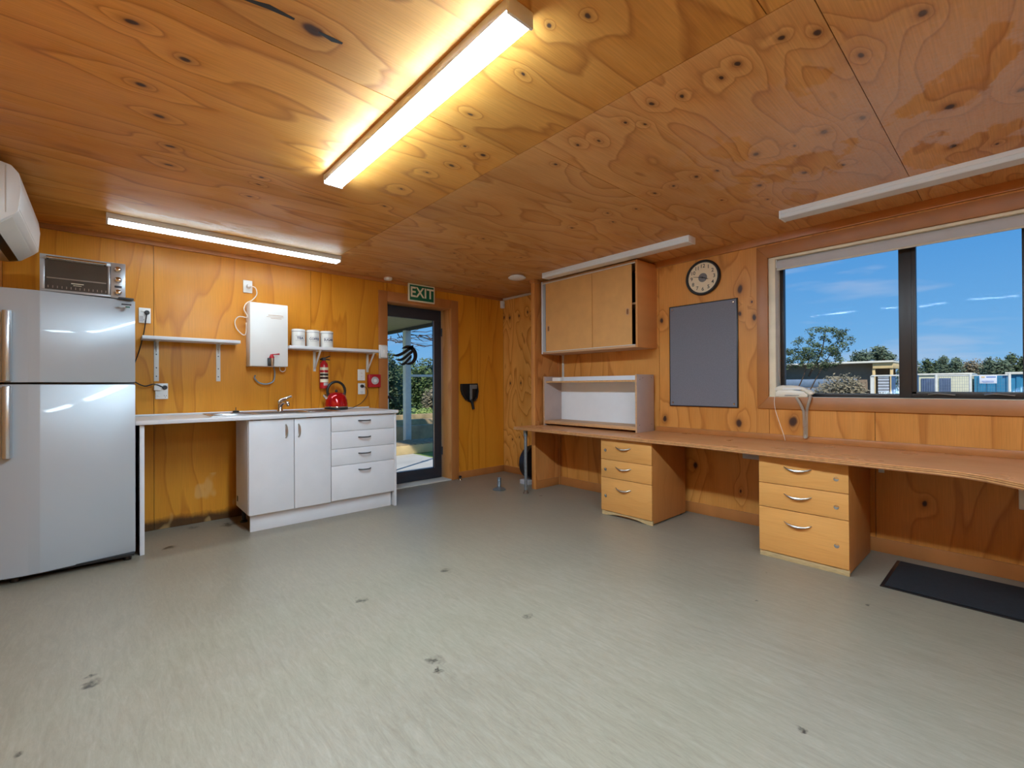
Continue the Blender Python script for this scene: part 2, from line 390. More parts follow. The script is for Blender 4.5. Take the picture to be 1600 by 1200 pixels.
def mesh_obj(name, bm, mat, parent=None, off=(0, 0, 0), smooth=True):
    if off != (0, 0, 0): bmesh.ops.translate(bm, verts=bm.verts, vec=(-off[0], -off[1], -off[2]))
    bmesh.ops.recalc_face_normals(bm, faces=bm.faces)
    me = bpy.data.meshes.new(name); bm.to_mesh(me); bm.free()
    me.materials.append(mat)
    if smooth:
        me.polygons.foreach_set('use_smooth', [True]*len(me.polygons)); me.set_sharp_from_angle(angle=math.radians(38))
    o = bpy.data.objects.new(name, me); col.objects.link(o)
    if parent: o.parent = parent
    return o
def tag(o, label=None, cat=None, group=None, kind=None):
    for key, v in (('label', label), ('category', cat), ('group', group), ('kind', kind)):
        if v: o[key] = v
    return o
class Thing:
    def __init__(s, name, label, cat, loc, group=None, kind=None):
        s.loc = loc; s.o = bpy.data.objects.new(name, None); col.objects.link(s.o)
        s.o.location = loc; s.o.empty_display_size = .1
        tag(s.o, label, cat, group, kind)
    def part(s, name, bm, mat, parent=None, label=None, kind=None):
        o = mesh_obj(name, bm, M[mat] if isinstance(mat, str) else mat, parent or s.o, tuple(s.loc))
        return tag(o, label, kind=kind)
def solo(name, bm, mat, label, cat, loc, group=None, kind=None):
    o = mesh_obj(name, bm, M[mat], None, tuple(loc)); o.location = loc
    return tag(o, label, cat, group, kind)
def struct(name, bm, mat, label, cat):
    return tag(mesh_obj(name, bm, M[mat]), label, cat, kind='structure')
def piece(name, bm, mat, parent, label=None, kind=None):
    return tag(mesh_obj(name, bm, M[mat], parent), label, kind=kind)

FACE = {'back': Matrix(((1,0,0,0),(0,0,-1,0),(0,1,0,0),(0,0,0,1))),      # read while looking along +Y
        'right': Matrix(((0,0,-1,0),(-1,0,0,0),(0,1,0,0),(0,0,0,1)))}    # read while looking along +X
def text_bm(txt, size, face, at, depth=.001, align='CENTER', sx=1, bold=0, bend=None):
    cu = bpy.data.curves.new('t', 'FONT'); cu.body = txt; cu.size = size; cu.align_x = align; cu.align_y = 'CENTER'
    cu.extrude = depth; cu.offset = bold; cu.resolution_u = 3
    ob = bpy.data.objects.new('t', cu); col.objects.link(ob)
    bpy.context.view_layer.update()
    me = bpy.data.meshes.new_from_object(ob.evaluated_get(bpy.context.evaluated_depsgraph_get()))
    bm = B(); bm.from_mesh(me)
    bpy.data.objects.remove(ob); bpy.data.curves.remove(cu); bpy.data.meshes.remove(me)
    for v in bm.verts:
        v.co.x *= sx
        if bend:    # wrap round an upright cylinder of radius bend whose front is at local z = 0
            a = v.co.x/bend; rr = bend + v.co.z
            v.co.x, v.co.z = rr*math.sin(a), rr*math.cos(a)-bend
    bmesh.ops.transform(bm, matrix=Matrix.Translation(at) @ FACE[face], verts=bm.verts)
    return bm

# ------------------------------------------------------------------ the room
XR, YK, ZC, XL, YF = 4.02, 4.73, 2.365, -.53, -1.7
XF = 4.08                       # wall beyond the partition
DX0, DX1, DZ = 2.36, 3.215, 2.13 # door opening
WY0, WY1, WZ0, WZ1 = -.82, 1.36, 1.066, 2.19   # window opening
def sheet(parent, mat, x0, x1, y0, y1, z0, z1, g=.0016):
    d = [x1-x0, y1-y0, z1-z0]; t = d.index(min(d)); lo, hi = [x0, y0, z0], [x1, y1, z1]
    for i in range(3):
        if i != t: lo[i] += g; hi[i] -= g
    b = B(); box(b, lo[0], hi[0], lo[1], hi[1], lo[2], hi[2])
    return piece('ply_sheet', b, mat, parent)

fl = B(); box(fl, XL-.15, XR+.2, YF-.15, YK+.2, -.12, 0)
struct('floor', fl, 'floor', 'well-used pale grey vinyl floor with dark scuff marks', 'floor')
c = B(); box(c, XL-.15, XR+.25, YF-.15, YK+.25, ZC+.012, ZC+.2)
ceil = struct('ceiling', c, 'dark_gap', 'varnished plywood sheet ceiling with dark knots', 'ceiling')
XS = 1.65*.9717
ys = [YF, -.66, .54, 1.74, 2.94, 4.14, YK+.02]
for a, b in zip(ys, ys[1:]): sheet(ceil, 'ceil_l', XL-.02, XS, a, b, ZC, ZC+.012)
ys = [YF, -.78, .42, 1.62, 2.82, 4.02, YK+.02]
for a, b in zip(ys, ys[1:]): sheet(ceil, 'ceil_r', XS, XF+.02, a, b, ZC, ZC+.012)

for P_ in ([(.31, 1.594), (.387, 1.573), (.463, 1.571)], [(.54, 1.574), (.589, 1.577), (.621, 1.572)]):
    b = B(); n_ = len(P_); wd_ = [.004, .011, .005]
    prism(b, [(p[0], p[1]-w_) for p, w_ in zip(P_, wd_)] + [(p[0], p[1]+w_) for p, w_ in list(zip(P_, wd_))[::-1]], 'z', ZC-.0006, ZC+.002); piece('split', b, 'black', ceil)
w = B()
box(w, XL-.15, DX0, YK+.012, YK+.2, 0, ZC+.012); box(w, DX1, XF+.2, YK+.012, YK+.2, 0, ZC+.012); box(w, DX0, DX1, YK+.012, YK+.2, DZ, ZC+.012)
wb = struct('wall_back', w, 'dark_gap', 'orange varnished plywood wall behind the kitchen counter and door', 'wall')
for (a, b, z0, z1) in [(XL, .302, 0, ZC), (.302, 1.54, 0, ZC), (1.54, DX0, 0, ZC), (DX0, DX1, DZ, ZC), (DX1, XF, 0, ZC)]:
    sheet(wb, 'wall_k', a, b, YK, YK+.012, z0, z1)
w = B(); box(w, XL-.15, XL-.012, YF-.15, YK+.2, 0, ZC+.012)
wl = struct('wall_left', w, 'dark_gap', 'plywood wall that carries the air conditioner', 'wall')
ys = [YF, -.5, .7, 1.9, 3.1, 4.3, YK]
for a, b in zip(ys, ys[1:]): sheet(wl, 'wall_r', XL-.012, XL, a, b, 0, ZC)
w = B(); box(w, XL-.15, XR+.2, YF-.15, YF-.012, 0, ZC+.012)
wf = struct('wall_front', w, 'dark_gap', 'plywood wall behind the camera', 'wall')
xs = [XL, .7, 1.9, 3.1, XR]
for a, b in zip(xs, xs[1:]): sheet(wf, 'wall_k', a, b, YF-.012, YF, 0, ZC)
w = B()
box(w, XR+.012, XR+.2, WY1, 3.68, 0, ZC+.012); box(w, XR+.012, XR+.2, YF-.15, WY0, 0, ZC+.012)
box(w, XR+.012, XR+.2, WY0, WY1, 0, WZ0-.01); box(w, XR+.012, XR+.2, WY0, WY1, WZ1, ZC+.012)
box(w, XF+.012, XR+.2, 3.68, YK+.2, 0, ZC+.012)
wr = struct('wall_right', w, 'dark_gap', 'knotty plywood wall with the long window above the desk', 'wall')
for (a, b, z0, z1) in [(2.338, 3.68, 0, ZC), (WY1, 2.338, 0, ZC), (.68, WY1, 0, WZ0-.01), (-.52, .68, 0, WZ0-.01), (WY0, -.52, 0, WZ0-.01), (WY0, WY1, WZ1, ZC), (YF, WY0, 0, ZC)]:
    sheet(wr, 'wall_r', XR, XR+.012, a, b, z0, z1)
sheet(wr, 'wall_f', XF, XF+.012, 3.69, YK, 0, ZC)
# partition stub
NX, NY0, NY1 = 3.62, 3.65, 3.695
w = B(); box(w, NX, XF, NY0+.01, NY1, 0, ZC)
wn = struct('wall_partition', w, 'trim', 'short plywood partition stub standing between desk and far corner', 'wall')
sheet(wn, 'wall_n', NX+.004, 3.84, NY0, NY0+.01, .09, ZC, .0008); sheet(wn, 'wall_n', 3.84, XR, NY0, NY0+.01, .09, ZC, .0008)
b = B(); box(b, NX, XR, NY0-.012, NY0+.01, 0, .09, .003); piece('skirting', b, 'trim', wn)
b = B(); box(b, NX-.012, NX, NY0-.006, NY1+.006, 0, ZC-.03, .003); piece('end_cap', b, 'jamb', wn)
b = B(); box(b, XR-.03, XR, NY0-.03, NY0, 0, ZC-.05, .004); piece('corner_batten', b, 'trim', wn)
b = B(); box(b, NX-.03, 3.68, NY0-.02, NY1+.02, ZC-.04, ZC, .002); piece('head_block', b, 'trim', wn)
# trims
def trimbar(name, x0, x1, y0, y1, z0, z1, label):
    b = B(); box(b, x0, x1, y0, y1, z0, z1, .003)
    return struct(name, b, 'trim', label, 'trim')
trimbar('trim_1', XL, XF, YK-.02, YK, 2.328, ZC, 'stained ceiling trim along the kitchen wall')
trimbar('trim_2', XR-.02, XR, YF, NY0-.03, 2.305, ZC, 'stained ceiling trim along the window wall')
trimbar('baseboard_right', XR-.014, XR, YF, NY0-.03, 0, .094, 'stained baseboard under the desk on the window wall')
trimbar('baseboard_back', DX1+.105, XF, YK-.014, YK, 0, .085, 'stained baseboard right of the glass door')
trimbar('baseboard_corner', XF-.014, XF, NY1, YK-.014, 0, .085, 'short stained baseboard behind the partition stub')

# door
d = Thing('door_1', 'dark aluminium framed glass exit door with a wave emblem', 'door', (2.8, 4.93, 0), kind='structure')
def dbox(name, mat, *a, bev=.002, parent=None, label=None):
    b = B(); box(b, *a, bev); return d.part(name, b, mat, parent, label)
cw = .105
dbox('casing', 'trim', DX0-cw, DX0, YK-.018, YK, 0, DZ+cw, bev=.004)
dbox('casing', 'trim', DX1, DX1+cw, YK-.018, YK, 0, DZ+cw, bev=.004)
dbox('casing', 'trim', DX0, DX1, YK-.018, YK, DZ, DZ+cw, bev=.004)
dbox('jamb', 'jamb', DX0-.02, DX0+.004, YK-.004, 4.97, 0, DZ)
dbox('jamb', 'jamb', DX1-.004, DX1+.02, YK-.004, 4.97, 0, DZ)
dbox('head_lining', 'jamb', DX0, DX1, YK-.004, 4.97, DZ-.004, DZ+.02)
dbox('threshold', 'concrete_out', DX0, DX1, YK-.005, 5.0, -.02, .012, label='bare concrete sill')
D0, D1 = 2.385, 3.19
dbox('top_rail', 'dark_alu', D0, D1, 4.91, 4.95, 1.99, 2.122)
dbox('bottom_rail', 'dark_alu', D0, D1, 4.91, 4.95, .015, .145)
dbox('stile', 'dark_alu', D0, D0+.035, 4.91, 4.95, .145, 1.99)
st = dbox('stile', 'dark_alu', D1-.105, D1, 4.91, 4.95, .145, 1.99)
dbox('glazing_bead', 'nickel', D1-.112, D1-.104, 4.905, 4.915, .145, 1.99)
dbox('pane', 'glass', D0+.03, D1-.1, 4.93, 4.936, .14, 2.0)
for z in (.35, 1.85): 
    b = B(); lathe(b, [(.008, -.05), (.008, .05)], (D1+.006, 4.905, z)); d.part('hinge', b, 'dark_alu')
# emblem: a round disc cut by three wave stripes, printed on the glass
def emblem():
    cx, cz, R = 2.74, 1.545, .118
    y = 4.926
    bm = B()
    ang = lambda a: (cx+R*math.cos(a), cz+R*math.sin(a))
    # right-hand crescent
    out = [ang(math.radians(t)) for t in range(-118, 152, 9)]
    inn = [(cx-.022+.088*math.cos(math.radians(t)), cz-.008+.088*math.sin(math.radians(t))) for t in range(84, -78, -9)]
    prism(bm, out+inn, 'y', y, y+.003)
    # three swept waves
    for i, (zl, xl) in enumerate(((.0, -.245), (-.052, -.185), (-.100, -.130))):
        top, bot = [], []
        for j in range(13):
            t = j/12
            x = cx+xl + t*(.052-xl+.012*(1-i))
            zz = cz+zl + .085*t**1.6*(1-.12*i) - .022*math.sin(t*PI*1.5)
            th = .0205*math.sin(min(1, t*1.7)*PI/2)
            top.append((x, zz+th)); bot.append((x, zz-th))
        prism(bm, top+bot[::-1], 'y', y, y+.003)
    d.part('emblem', bm, 'black', label='dark round emblem with three wave stripes')
emblem()
b = B(); tube(b, curve_pts([(2.392, 4.905, 1.03), (2.40, 4.86, 1.035), (2.44, 4.85, 1.035), (2.49, 4.852, 1.035)]), .008); d.part('handle', b, 'black')

# window
wd = Thing('window_1', 'long dark bronze framed window over the desk with brown casing', 'window', (4.15, .3, 1.066), kind='structure')
def wbox(name, mat, *a, bev=.002, parent=None):
    b = B(); box(b, *a, bev); return wd.part(name, b, mat, parent)
CX0 = XR-.018
def mitre(pts): 
    b = B(); prism(b, pts, 'x', CX0, XR, .003); wd.part('casing', b, 'casing')
cb, ct = .97, 2.29; ol, orr = 1.444, -.905
mitre([(ol, cb), (WY1, WZ0), (WY1, WZ1), (ol, ct)]); mitre([(orr, cb), (WY0, WZ0), (WY0, WZ1), (orr, ct)])
mitre([(ol, cb), (orr, cb), (WY0, WZ0), (WY1, WZ0)]); mitre([(ol, ct), (orr, ct), (WY0, WZ1), (WY1, WZ1)])
wbox('jamb_lining', 'cream', XR+.002, 4.19, WY1-.05, WY1, WZ0-.008, WZ1); wbox('jamb_lining', 'cream', XR+.002, 4.19, WY0, WY0+.05, WZ0-.008, WZ1)
wbox('head_lining', 'cream', XR+.002, 4.19, WY0+.05, WY1-.05, WZ1-.02, WZ1)
wbox('sill', 'cream', XR-.016, 4.2, WY0, WY1, WZ0-.012, WZ0+.002)
fx0, fx1 = 4.13, 4.175
L_, R_ = WY1-.05, WY0+.05
wbox('frame_bar', 'bronze_alu', fx0, fx1, L_-.028, L_, WZ0+.002, WZ1-.02); wbox('frame_bar', 'bronze_alu', fx0, fx1, R_, R_+.028, WZ0+.002, WZ1-.02)
wbox('frame_bar', 'bronze_alu', fx0, fx1, R_, L_, WZ0+.002, WZ0+.03); wbox('frame_bar', 'bronze_alu', fx0, fx1, R_, L_, WZ1-.05, WZ1-.02)
wbox('mullion', 'bronze_alu', fx0-.005, fx1+.02, .495, .562, WZ0+.002, WZ1-.02); wbox('mullion', 'bronze_alu', fx0-.005, fx1+.02, -.09, -.03, WZ0+.002, WZ1-.02)
sy0, sy1 = -.03, .495
for a in ((sy1-.025, sy1, WZ0+.03, WZ1-.05), (sy0, sy0+.018, WZ0+.03, WZ1-.05), (sy0, sy1, WZ0+.012, WZ0+.046), (sy0, sy1, WZ1-.07, WZ1-.05)):
    wbox('sash_bar', 'bronze_alu', fx0-.008, fx1-.008, *a)
wbox('pane', 'glass', 4.15, 4.156, .56, L_-.02, WZ0+.025, WZ1-.045); wbox('pane', 'glass', 4.146, 4.152, sy0+.01, sy1-.02, WZ0+.04, WZ1-.06); wbox('pane', 'glass', 4.15, 4.156, R_+.02, -.085, WZ0+.025, WZ1-.045)
for y0 in (.36, .1):
    b = B(); tube(b, curve_pts([(4.118, y0+.05, WZ0+.028), (4.10, y0, WZ0+.034), (4.10, y0-.08, WZ0+.026)]), .005, 6); wd.part('stay_latch', b, 'nickel')

# ------------------------------------------------------------------ outdoors beyond the window
def foliage(bm, blobs, n, size, seed):
    r = random.Random(seed)
    tot = sum(b[3]*b[4]*b[5] for b in blobs)
    for (cx, cy, cz, rx, ry, rz) in blobs:
        for _ in range(max(20, int(n*rx*ry*rz/tot))):
            while True:
                p = Vector((r.uniform(-1, 1), r.uniform(-1, 1), r.uniform(-1, 1)))
                if .2 < p.length < 1: break
            p = p*(.55+.45*r.random())/max(p.length, .45)*p.length
            q = Vector((cx+p.x*rx, cy+p.y*ry, cz+p.z*rz))
            a = Vector((r.gauss(0, 1), r.gauss(0, 1), r.gauss(0, .7))).normalized(); c2 = a.orthogonal().normalized()
            s = size*r.uniform(.5, 1.3)
            bm.faces.new([bm.verts.new(q+a*s), bm.verts.new(q+c2*s*.45), bm.verts.new(q-a*s), bm.verts.new(q-c2*s*.45)])
    return bm
def crown(zones, n, rmin, rmax, seed):
    r = random.Random(seed); out = []; tot = sum(z[4]*z[5] for z in zones)
    for (cx, cy, cz, rx, ry, rz) in zones:
        for _ in range(max(2, round(n*ry*rz/tot))):
            a = r.uniform(0, 2*PI); q = r.random()**.5; rr_ = r.uniform(rmin, rmax)
            out.append((cx+r.uniform(-rx, rx), cy+q*ry*math.cos(a), cz+q*rz*math.sin(a), rr_*1.2, rr_*1.1, rr_*.8))
    return out
def tree(name, label, cat, base, trunks, blobs, n, size, mat, seed, group=None, r0=.1):
    t = Thing(name, label, cat, base, group)
    for tr in trunks:
        b = B(); k = len(tr); tube(b, curve_pts(tr, 4), [r0*(1-.75*i/((k-1)*4)) for i in range((k-1)*4+1)], 7); t.part('trunk', b, 'bark')
    t.part('foliage', foliage(B(), blobs, n, size, seed), mat, kind='stuff')
    return t
GZ = -.9
b = B(); box(b, 4.4, 120, -60, 60, GZ-.3, GZ); struct('ground', b, 'yard', 'dry gravel yard outside the window', 'ground')
# open-sided shed with pale flat roof
sh = Thing('open_shed', 'long open-sided shed with pale flat roof and yellow end beam', 'shed', (22, 5, GZ))
def sb(name, mat, *a): 
    b = B(); box(b, *a, .01); return sh.part(name, b, mat)
sb('roof', 'roof_w', 19.8, 26, 2.84, 12, 1.90, 1.965)
sb('end_beam', 'newpine', 19.9, 20.05, 2.86, 3.42, 1.70, 1.90); sb('end_beam', 'newpine', 20.06, 25.5, 2.86, 2.96, 1.70, 1.90)
for (x, y) in ((20, 3.40), (20, 2.92), (23, 2.92), (25.4, 2.92), (25.4, 3.42)): sb('post', 'newpine', x-.05, x+.05, y-.04, y+.04, GZ, 1.72)
sb('back_wall', 'tin_dark', 25.5, 25.6, 3.6, 12, GZ, 1.9)
sb('front_wall', 'tin_dark', 20.3, 20.4, 3.46, 12, .9, 1.9)
tn = Thing('tin_fence', 'low corrugated tin fence in front of the open shed', 'fence', (19, 5, GZ))
for j in range(7):
    z0 = -.9+j*.325; b = B()
    prism(b, [(19.3, z0), (19.26, z0+.06), (19.26, z0+.24), (19.3, z0+.3), (19.33, z0+.3), (19.33, z0)], 'y', 3.75, 9.5); tn.part('tin_sheet', b, 'tin')
# site fence with white slat boards beside the shed
sf = Thing('slatted_gate', 'white slatted gate with blue posts beside the open shed', 'gate', (17.5, 2.7, GZ))
for y in (3.02, 2.52, 2.0):
    b = B(); box(b, 17.5, 17.56, y-.045, y+.045, GZ, 1.42); sf.part('post', b, 'board_blue' if y < 3 else 'white_post')
b = B(); box(b, 17.48, 17.52, 2.0, 3.04, 1.40, 1.44); sf.part('rail', b, 'white_post')
for (ya, yb) in ((2.62, 2.88), (2.10, 2.40)):
    for j in range(26):
        z0 = GZ+.05+j*.088; b = B(); box(b, 17.5, 17.53, ya, yb, z0, z0+.066); sf.part('slat', b, 'board_white')
tree('spreading_tree', 'tall open leafy tree seen through the left window pane', 'tree', (15.6, 4.5, GZ),
     [[(15.6, 4.66, GZ), (15.6, 4.62, .6), (15.6, 4.35, 1.35), (15.6, 4.1, 2.2)], [(15.6, 4.35, GZ), (15.6, 4.3, .5), (15.7, 4.0, 1.4), (15.6, 3.5, 2.3)], [(15.6, 4.2, 1.4), (15.7, 3.9, 2.1), (15.6, 3.75, 2.75)]],
     crown([(15.6, 4.35, 2.1, .4, .36, .38), (15.6, 4.0, 2.4, .4, .34, .42), (15.6, 3.78, 2.75, .3, .14, .15), (15.7, 3.45, 2.4, .4, .28, .38), (15.6, 3.28, 2.62, .3, .12, .2), (15.6, 4.65, 1.85, .3, .24, .26), (15.6, 3.9, 1.85, .4, .6, .28)], 170, .07, .17, 9), 5200, .034, 'leaf_d', 1, r0=.03)
tree('grey_bush', 'big grey-brown bush growing below the spreading tree', 'bush', (14.5, 3.2, GZ), [[(14.5, 3.2, GZ), (14.5, 3.2, .2), (14.5, 3.1, .8)]],
     [(14.5, 3.25, .75, .7, .62, .75), (14.5, 3.0, 1.05, .5, .42, .45), (14.4, 3.6, .5, .5, .4, .7), (14.5, 2.75, .6, .5, .3, .6)], 9000, .04, 'leaf_g', 2, r0=.05)
tree('round_tree', 'rounded dark tree behind the shed roof, nearer the tall tree', 'tree', (40, 7.6, GZ), [[(40, 7.6, GZ), (40, 7.6, 1), (40, 7.6, 2.6)]],
     [(40, 7.5, 3.0, .8, .75, .65), (40, 8.0, 2.5, .8, .5, .45), (40, 7.3, 2.3, .8, .6, .5)], 1700, .12, 'leaf_f', 3, 'two trees behind the shed roof')
tree('round_tree', 'rounded dark tree behind the shed roof, beside the window mullion', 'tree', (41, 6.5, GZ), [[(41, 6.5, GZ), (41, 6.5, 1), (41, 6.5, 2.6)]],
     [(41, 6.7, 3.35, .8, .6, .65), (41, 6.3, 2.9, .8, .75, .65), (41, 5.9, 2.5, .8, .5, .4)], 1900, .12, 'leaf_f', 4, 'two trees behind the shed roof')
rr = random.Random(5)
for i, (y, lab) in enumerate(((5.4, 'first'), (4.4, 'second'), (3.3, 'third'), (2.2, 'fourth'), (1.1, 'fifth'), (.1, 'sixth'), (-1.0, 'seventh'))):
    h = (3.1, 3.2, 3.25, 2.85, 2.95, 3.35, 3.5)[i]
    tree('hedge_tree', f'{lab} bushy tree from the mullion in the row behind the containers', 'tree', (44+2.3*(i%2), y, GZ), [[(44+2.3*(i%2), y, GZ), (44+2.3*(i%2), y, .5), (44+2.3*(i%2), y, 2)]],
         [(44+2.3*(i%2), y, 1.5, .8, 1.02, 1.55), (44+2.3*(i%2), y+.3, h-.5, .5, .35, .5), (44+2.3*(i%2), y-.35, h-.7, .5, .4, .55)], 5200, .09, ('leaf_f', 'leaf_d', 'leaf_f', 'leaf_g', 'leaf_f', 'leaf_d', 'leaf_f')[i], 20+i, 'trees behind the containers', r0=.12)
# cream container with barred windows, blue container, fence panel, sign
cc = Thing('cream_container', 'cream container building with two barred windows', 'container', (20.5, 2, GZ))
b = B(); box(b, 20, 22.4, 1.0, 2.34, GZ, 1.47, .02); cc.part('body', b, 'cont_cream')
b = B(); box(b, 19.95, 22.45, .98, 2.36, 1.44, 1.5, .01); cc.part('roof_edge', b, 'roof_w')
for (a, bb) in ((1.83, 2.17), (1.46, 1.74)):
    b = B(); box(b, 19.97, 20.01, a, bb, .3, 1.34, .005); p = cc.part('window', b, 'win_blue')
    for j in range(6):
        y = a+(j+.5)*(bb-a)/6; b = B(); box(b, 19.955, 19.97, y-.006, y+.006, .32, 1.32); cc.part('bar', b, 'tin', p)
bc = Thing('blue_container', 'teal blue container standing beside the cream container', 'container', (20.6, .3, GZ))
b = B(); box(b, 20.1, 22.5, -2.2, .95, GZ, 1.43, .02); bc.part('body', b, 'cont_blue')
for j in range(14):
    y = .9-j*.2; b = B(); prism(b, [(20.1, y), (20.07, y-.03), (20.07, y-.1), (20.1, y-.13)], 'z', GZ+.1, 1.36); bc.part('rib', b, 'cont_blue')
b = B(); box(b, 20.0, 22.5, -2.2, .3, 1.43, 1.5, .01); bc.part('roof_edge', b, 'roof_w')
fp = Thing('mesh_fence', 'galvanised mesh fence panels in front of the containers', 'fence', (19, .9, GZ))
for y in (1.72, .98, .20): 
    b = B(); tube(b, [(19, y, GZ), (19, y, 1.44)], .032, 8); fp.part('post', b, 'white_post')
for z in (1.40, .1):
    b = B(); tube(b, [(19, 1.72, z), (19, .20, z)], .016, 6); fp.part('rail', b, 'white_post')
b = B()
for j in range(30): tube(b, [(19, 1.7-j*.05, GZ+.1), (19, 1.7-j*.05, 1.4)], .0035, 4)
for j in range(14): tube(b, [(19, 1.72, .15+j*.09), (19, .2, .15+j*.09)], .003, 4)
fp.part('wire_mesh', b, 'tin', kind='stuff')
sg = Thing('fence_sign', 'small white sign with blue print hanging on the mesh fence', 'sign', (18.97, .6, 1.2))
b = B(); box(b, 18.95, 18.965, .44, .79, 1.165, 1.39, .003); sg.part('board', b, 'sign_white')
b = B(); box(b, 18.945, 18.951, .46, .65, 1.335, 1.365); box(b, 18.945, 18.951, .50, .74, 1.225, 1.237); box(b, 18.945, 18.951, .50, .72, 1.195, 1.205); sg.part('print', b, 'sign_blue')
b = B(); box(b, 18.945, 18.951, .68, .75, 1.33, 1.37); sg.part('logo', b, 'newpine')

# ------------------------------------------------------------------ outdoors beyond the glass door
b = B(); box(b, -4, 4.4, 4.94, 9.2, -.4, -.12); struct('patio', b, 'concrete_out', 'pale concrete patio outside the glass door', 'patio')
b = B(); box(b, 4.4, 13, 4.94, 16, -.6, -.125); box(b, -10, 4.4, 9.2, 16, -.6, -.125); box(b, -10, 70, 16, 90, -.6, -.125); struct('lawn', b, 'lawn', 'green lawn beyond the patio', 'lawn')
vr = Thing('verandah_roof', 'verandah roof with plain soffit and dark edge beam outside the door', 'roof', (3.5, 8, 2.4))
b = B(); box(b, 2.3, 4.72, 4.96, 16, 2.40, 2.46); vr.part('soffit', b, 'soffit')
b = B(); box(b, 4.72, 4.80, 4.96, 16, 2.34, 2.5); vr.part('edge_beam', b, 'beam')
vp = Thing('verandah_post', 'white square verandah post seen through the glass door', 'post', (4.74, 8.6, .2))
b = B(); box(b, 4.675, 4.805, 8.54, 8.66, -.12, 2.34, .005); vp.part('shaft', b, 'white_post')
b = B(); box(b, 4.8, 7.2, 8.57, 8.63, 1.37, 1.42, .004); vp.part('rail', b, 'white_post')
p2 = Thing('downpipe', 'white downpipe at the left edge of the glass door', 'pipe', (3.12, 6.3, -.12))
b = B(); tube(b, [(3.135, 6.3, -.12), (3.135, 6.3, 1.55), (3.135, 6.3, 1.62)], .028, 10); p2.part('pipe', b, 'white_post')
b = B(); box(b, 3.09, 3.18, 6.26, 6.34, 1.0, 1.03, .003); p2.part('bracket', b, 'black')
ds = Thing('deck_step', 'low pale timber deck step with gapped boards on the patio', 'step', (4.5, 8.1, -.12))
b = B(); box(b, 3.4, 6.6, 7.75, 7.79, -.12, .045, .004); ds.part('fascia', b, 'newpine')
for j in range(21):
    x = 3.42+j*.15; b = B(); box(b, x, x+.115, 7.76, 8.5, .03, .06, .003); ds.part('deck_board', b, 'deckboard')
for (y, z0, z1, lab, x0, x1) in ((8.95, -.12, .30, 'weathered timber sleeper stacked behind the deck step', 3.6, 7.2), (11.2, -.125, .25, 'weathered timber edging far beyond the deck step', 4.4, 10), (14, -.125, .2, 'thin timber garden edging in front of the shrubs', 4.2, 12)):
    b = B(); box(b, x0, x1, y, y+.14, z0, z1, .012); solo('timber_sleeper', b, 'sleeper', lab, 'sleeper', (4.8, y, z0))
def bush(name, label, base, blobs, n, s, mat, seed):
    return tree(name, label, 'shrub', base, [[base, (base[0], base[1], base[2]+.3), (base[0]+.05, base[1], base[2]+.9)]], blobs, n, s, mat, seed, 'garden shrubs beyond the door', .05)
bush('garden_shrub', 'tall dark green shrub left of the verandah post', (7.6, 15.6, -.125), [(7.6, 15.6, 1.0, .8, .8, 1.2), (7.6, 15.4, 1.7, .7, .6, .9), (8.3, 15.9, .8, .7, .6, 1.0)], 6000, .08, 'leaf_d', 41)
bush('garden_shrub', 'bright green rounded shrub right of the verandah post', (11.6, 18.8, -.125), [(11.3, 19.4, 1.1, 1.2, .8, 1.3), (12.8, 19.2, 1.1, 1.1, .8, 1.3), (10.6, 19.6, 1.5, .8, .7, 1.2)], 7000, .09, 'leaf_m', 42)
bush('garden_shrub', 'grey green loose shrub below the white rail', (11.8, 17.0, -.125), [(10.9, 17, .6, .9, .6, .75), (11.9, 16.6, .55, .8, .6, .75)], 5500, .07, 'leaf_g', 43)
bush('garden_shrub', 'low pale shrub edging the lawn under the rail', (9.6, 15.3, -.125), [(9.4, 15.3, .1, .9, .35, .25), (10.4, 15.2, .1, .8, .35, .25)], 2400, .06, 'leaf_l', 44)
bush('garden_shrub', 'dark hedge closing the garden behind everything', (13, 24, -.125), [(10, 25, .9, 2, .8, 1.5), (12.5, 25, 1.1, 2, .8, 1.7), (15, 24.5, 1.2, 2, .8, 1.9), (17, 24, 1.2, 1.5, .8, 1.9)], 12000, .15, 'leaf_d', 45)
vn = B(); r6 = random.Random(6)
for i in range(46):
    x = r6.uniform(4.8, 7.6); y = r6.uniform(8.6, 10.5); z = 2.28+.08*(x-4.8)+r6.uniform(-.12, .14)
    p = [Vector((x, y, z))]
    for j in range(5): p.append(p[-1]+Vector((r6.uniform(.05, .3), r6.uniform(-.2, .2), r6.uniform(-.09, .06))))
    tube(vn, p, [.012, .01, .009, .007, .005, .003], 4)
solo('bare_vine', vn, 'twig', 'tangle of bare vine twigs hanging at the verandah edge', 'vine', (5, 9, 2.3))

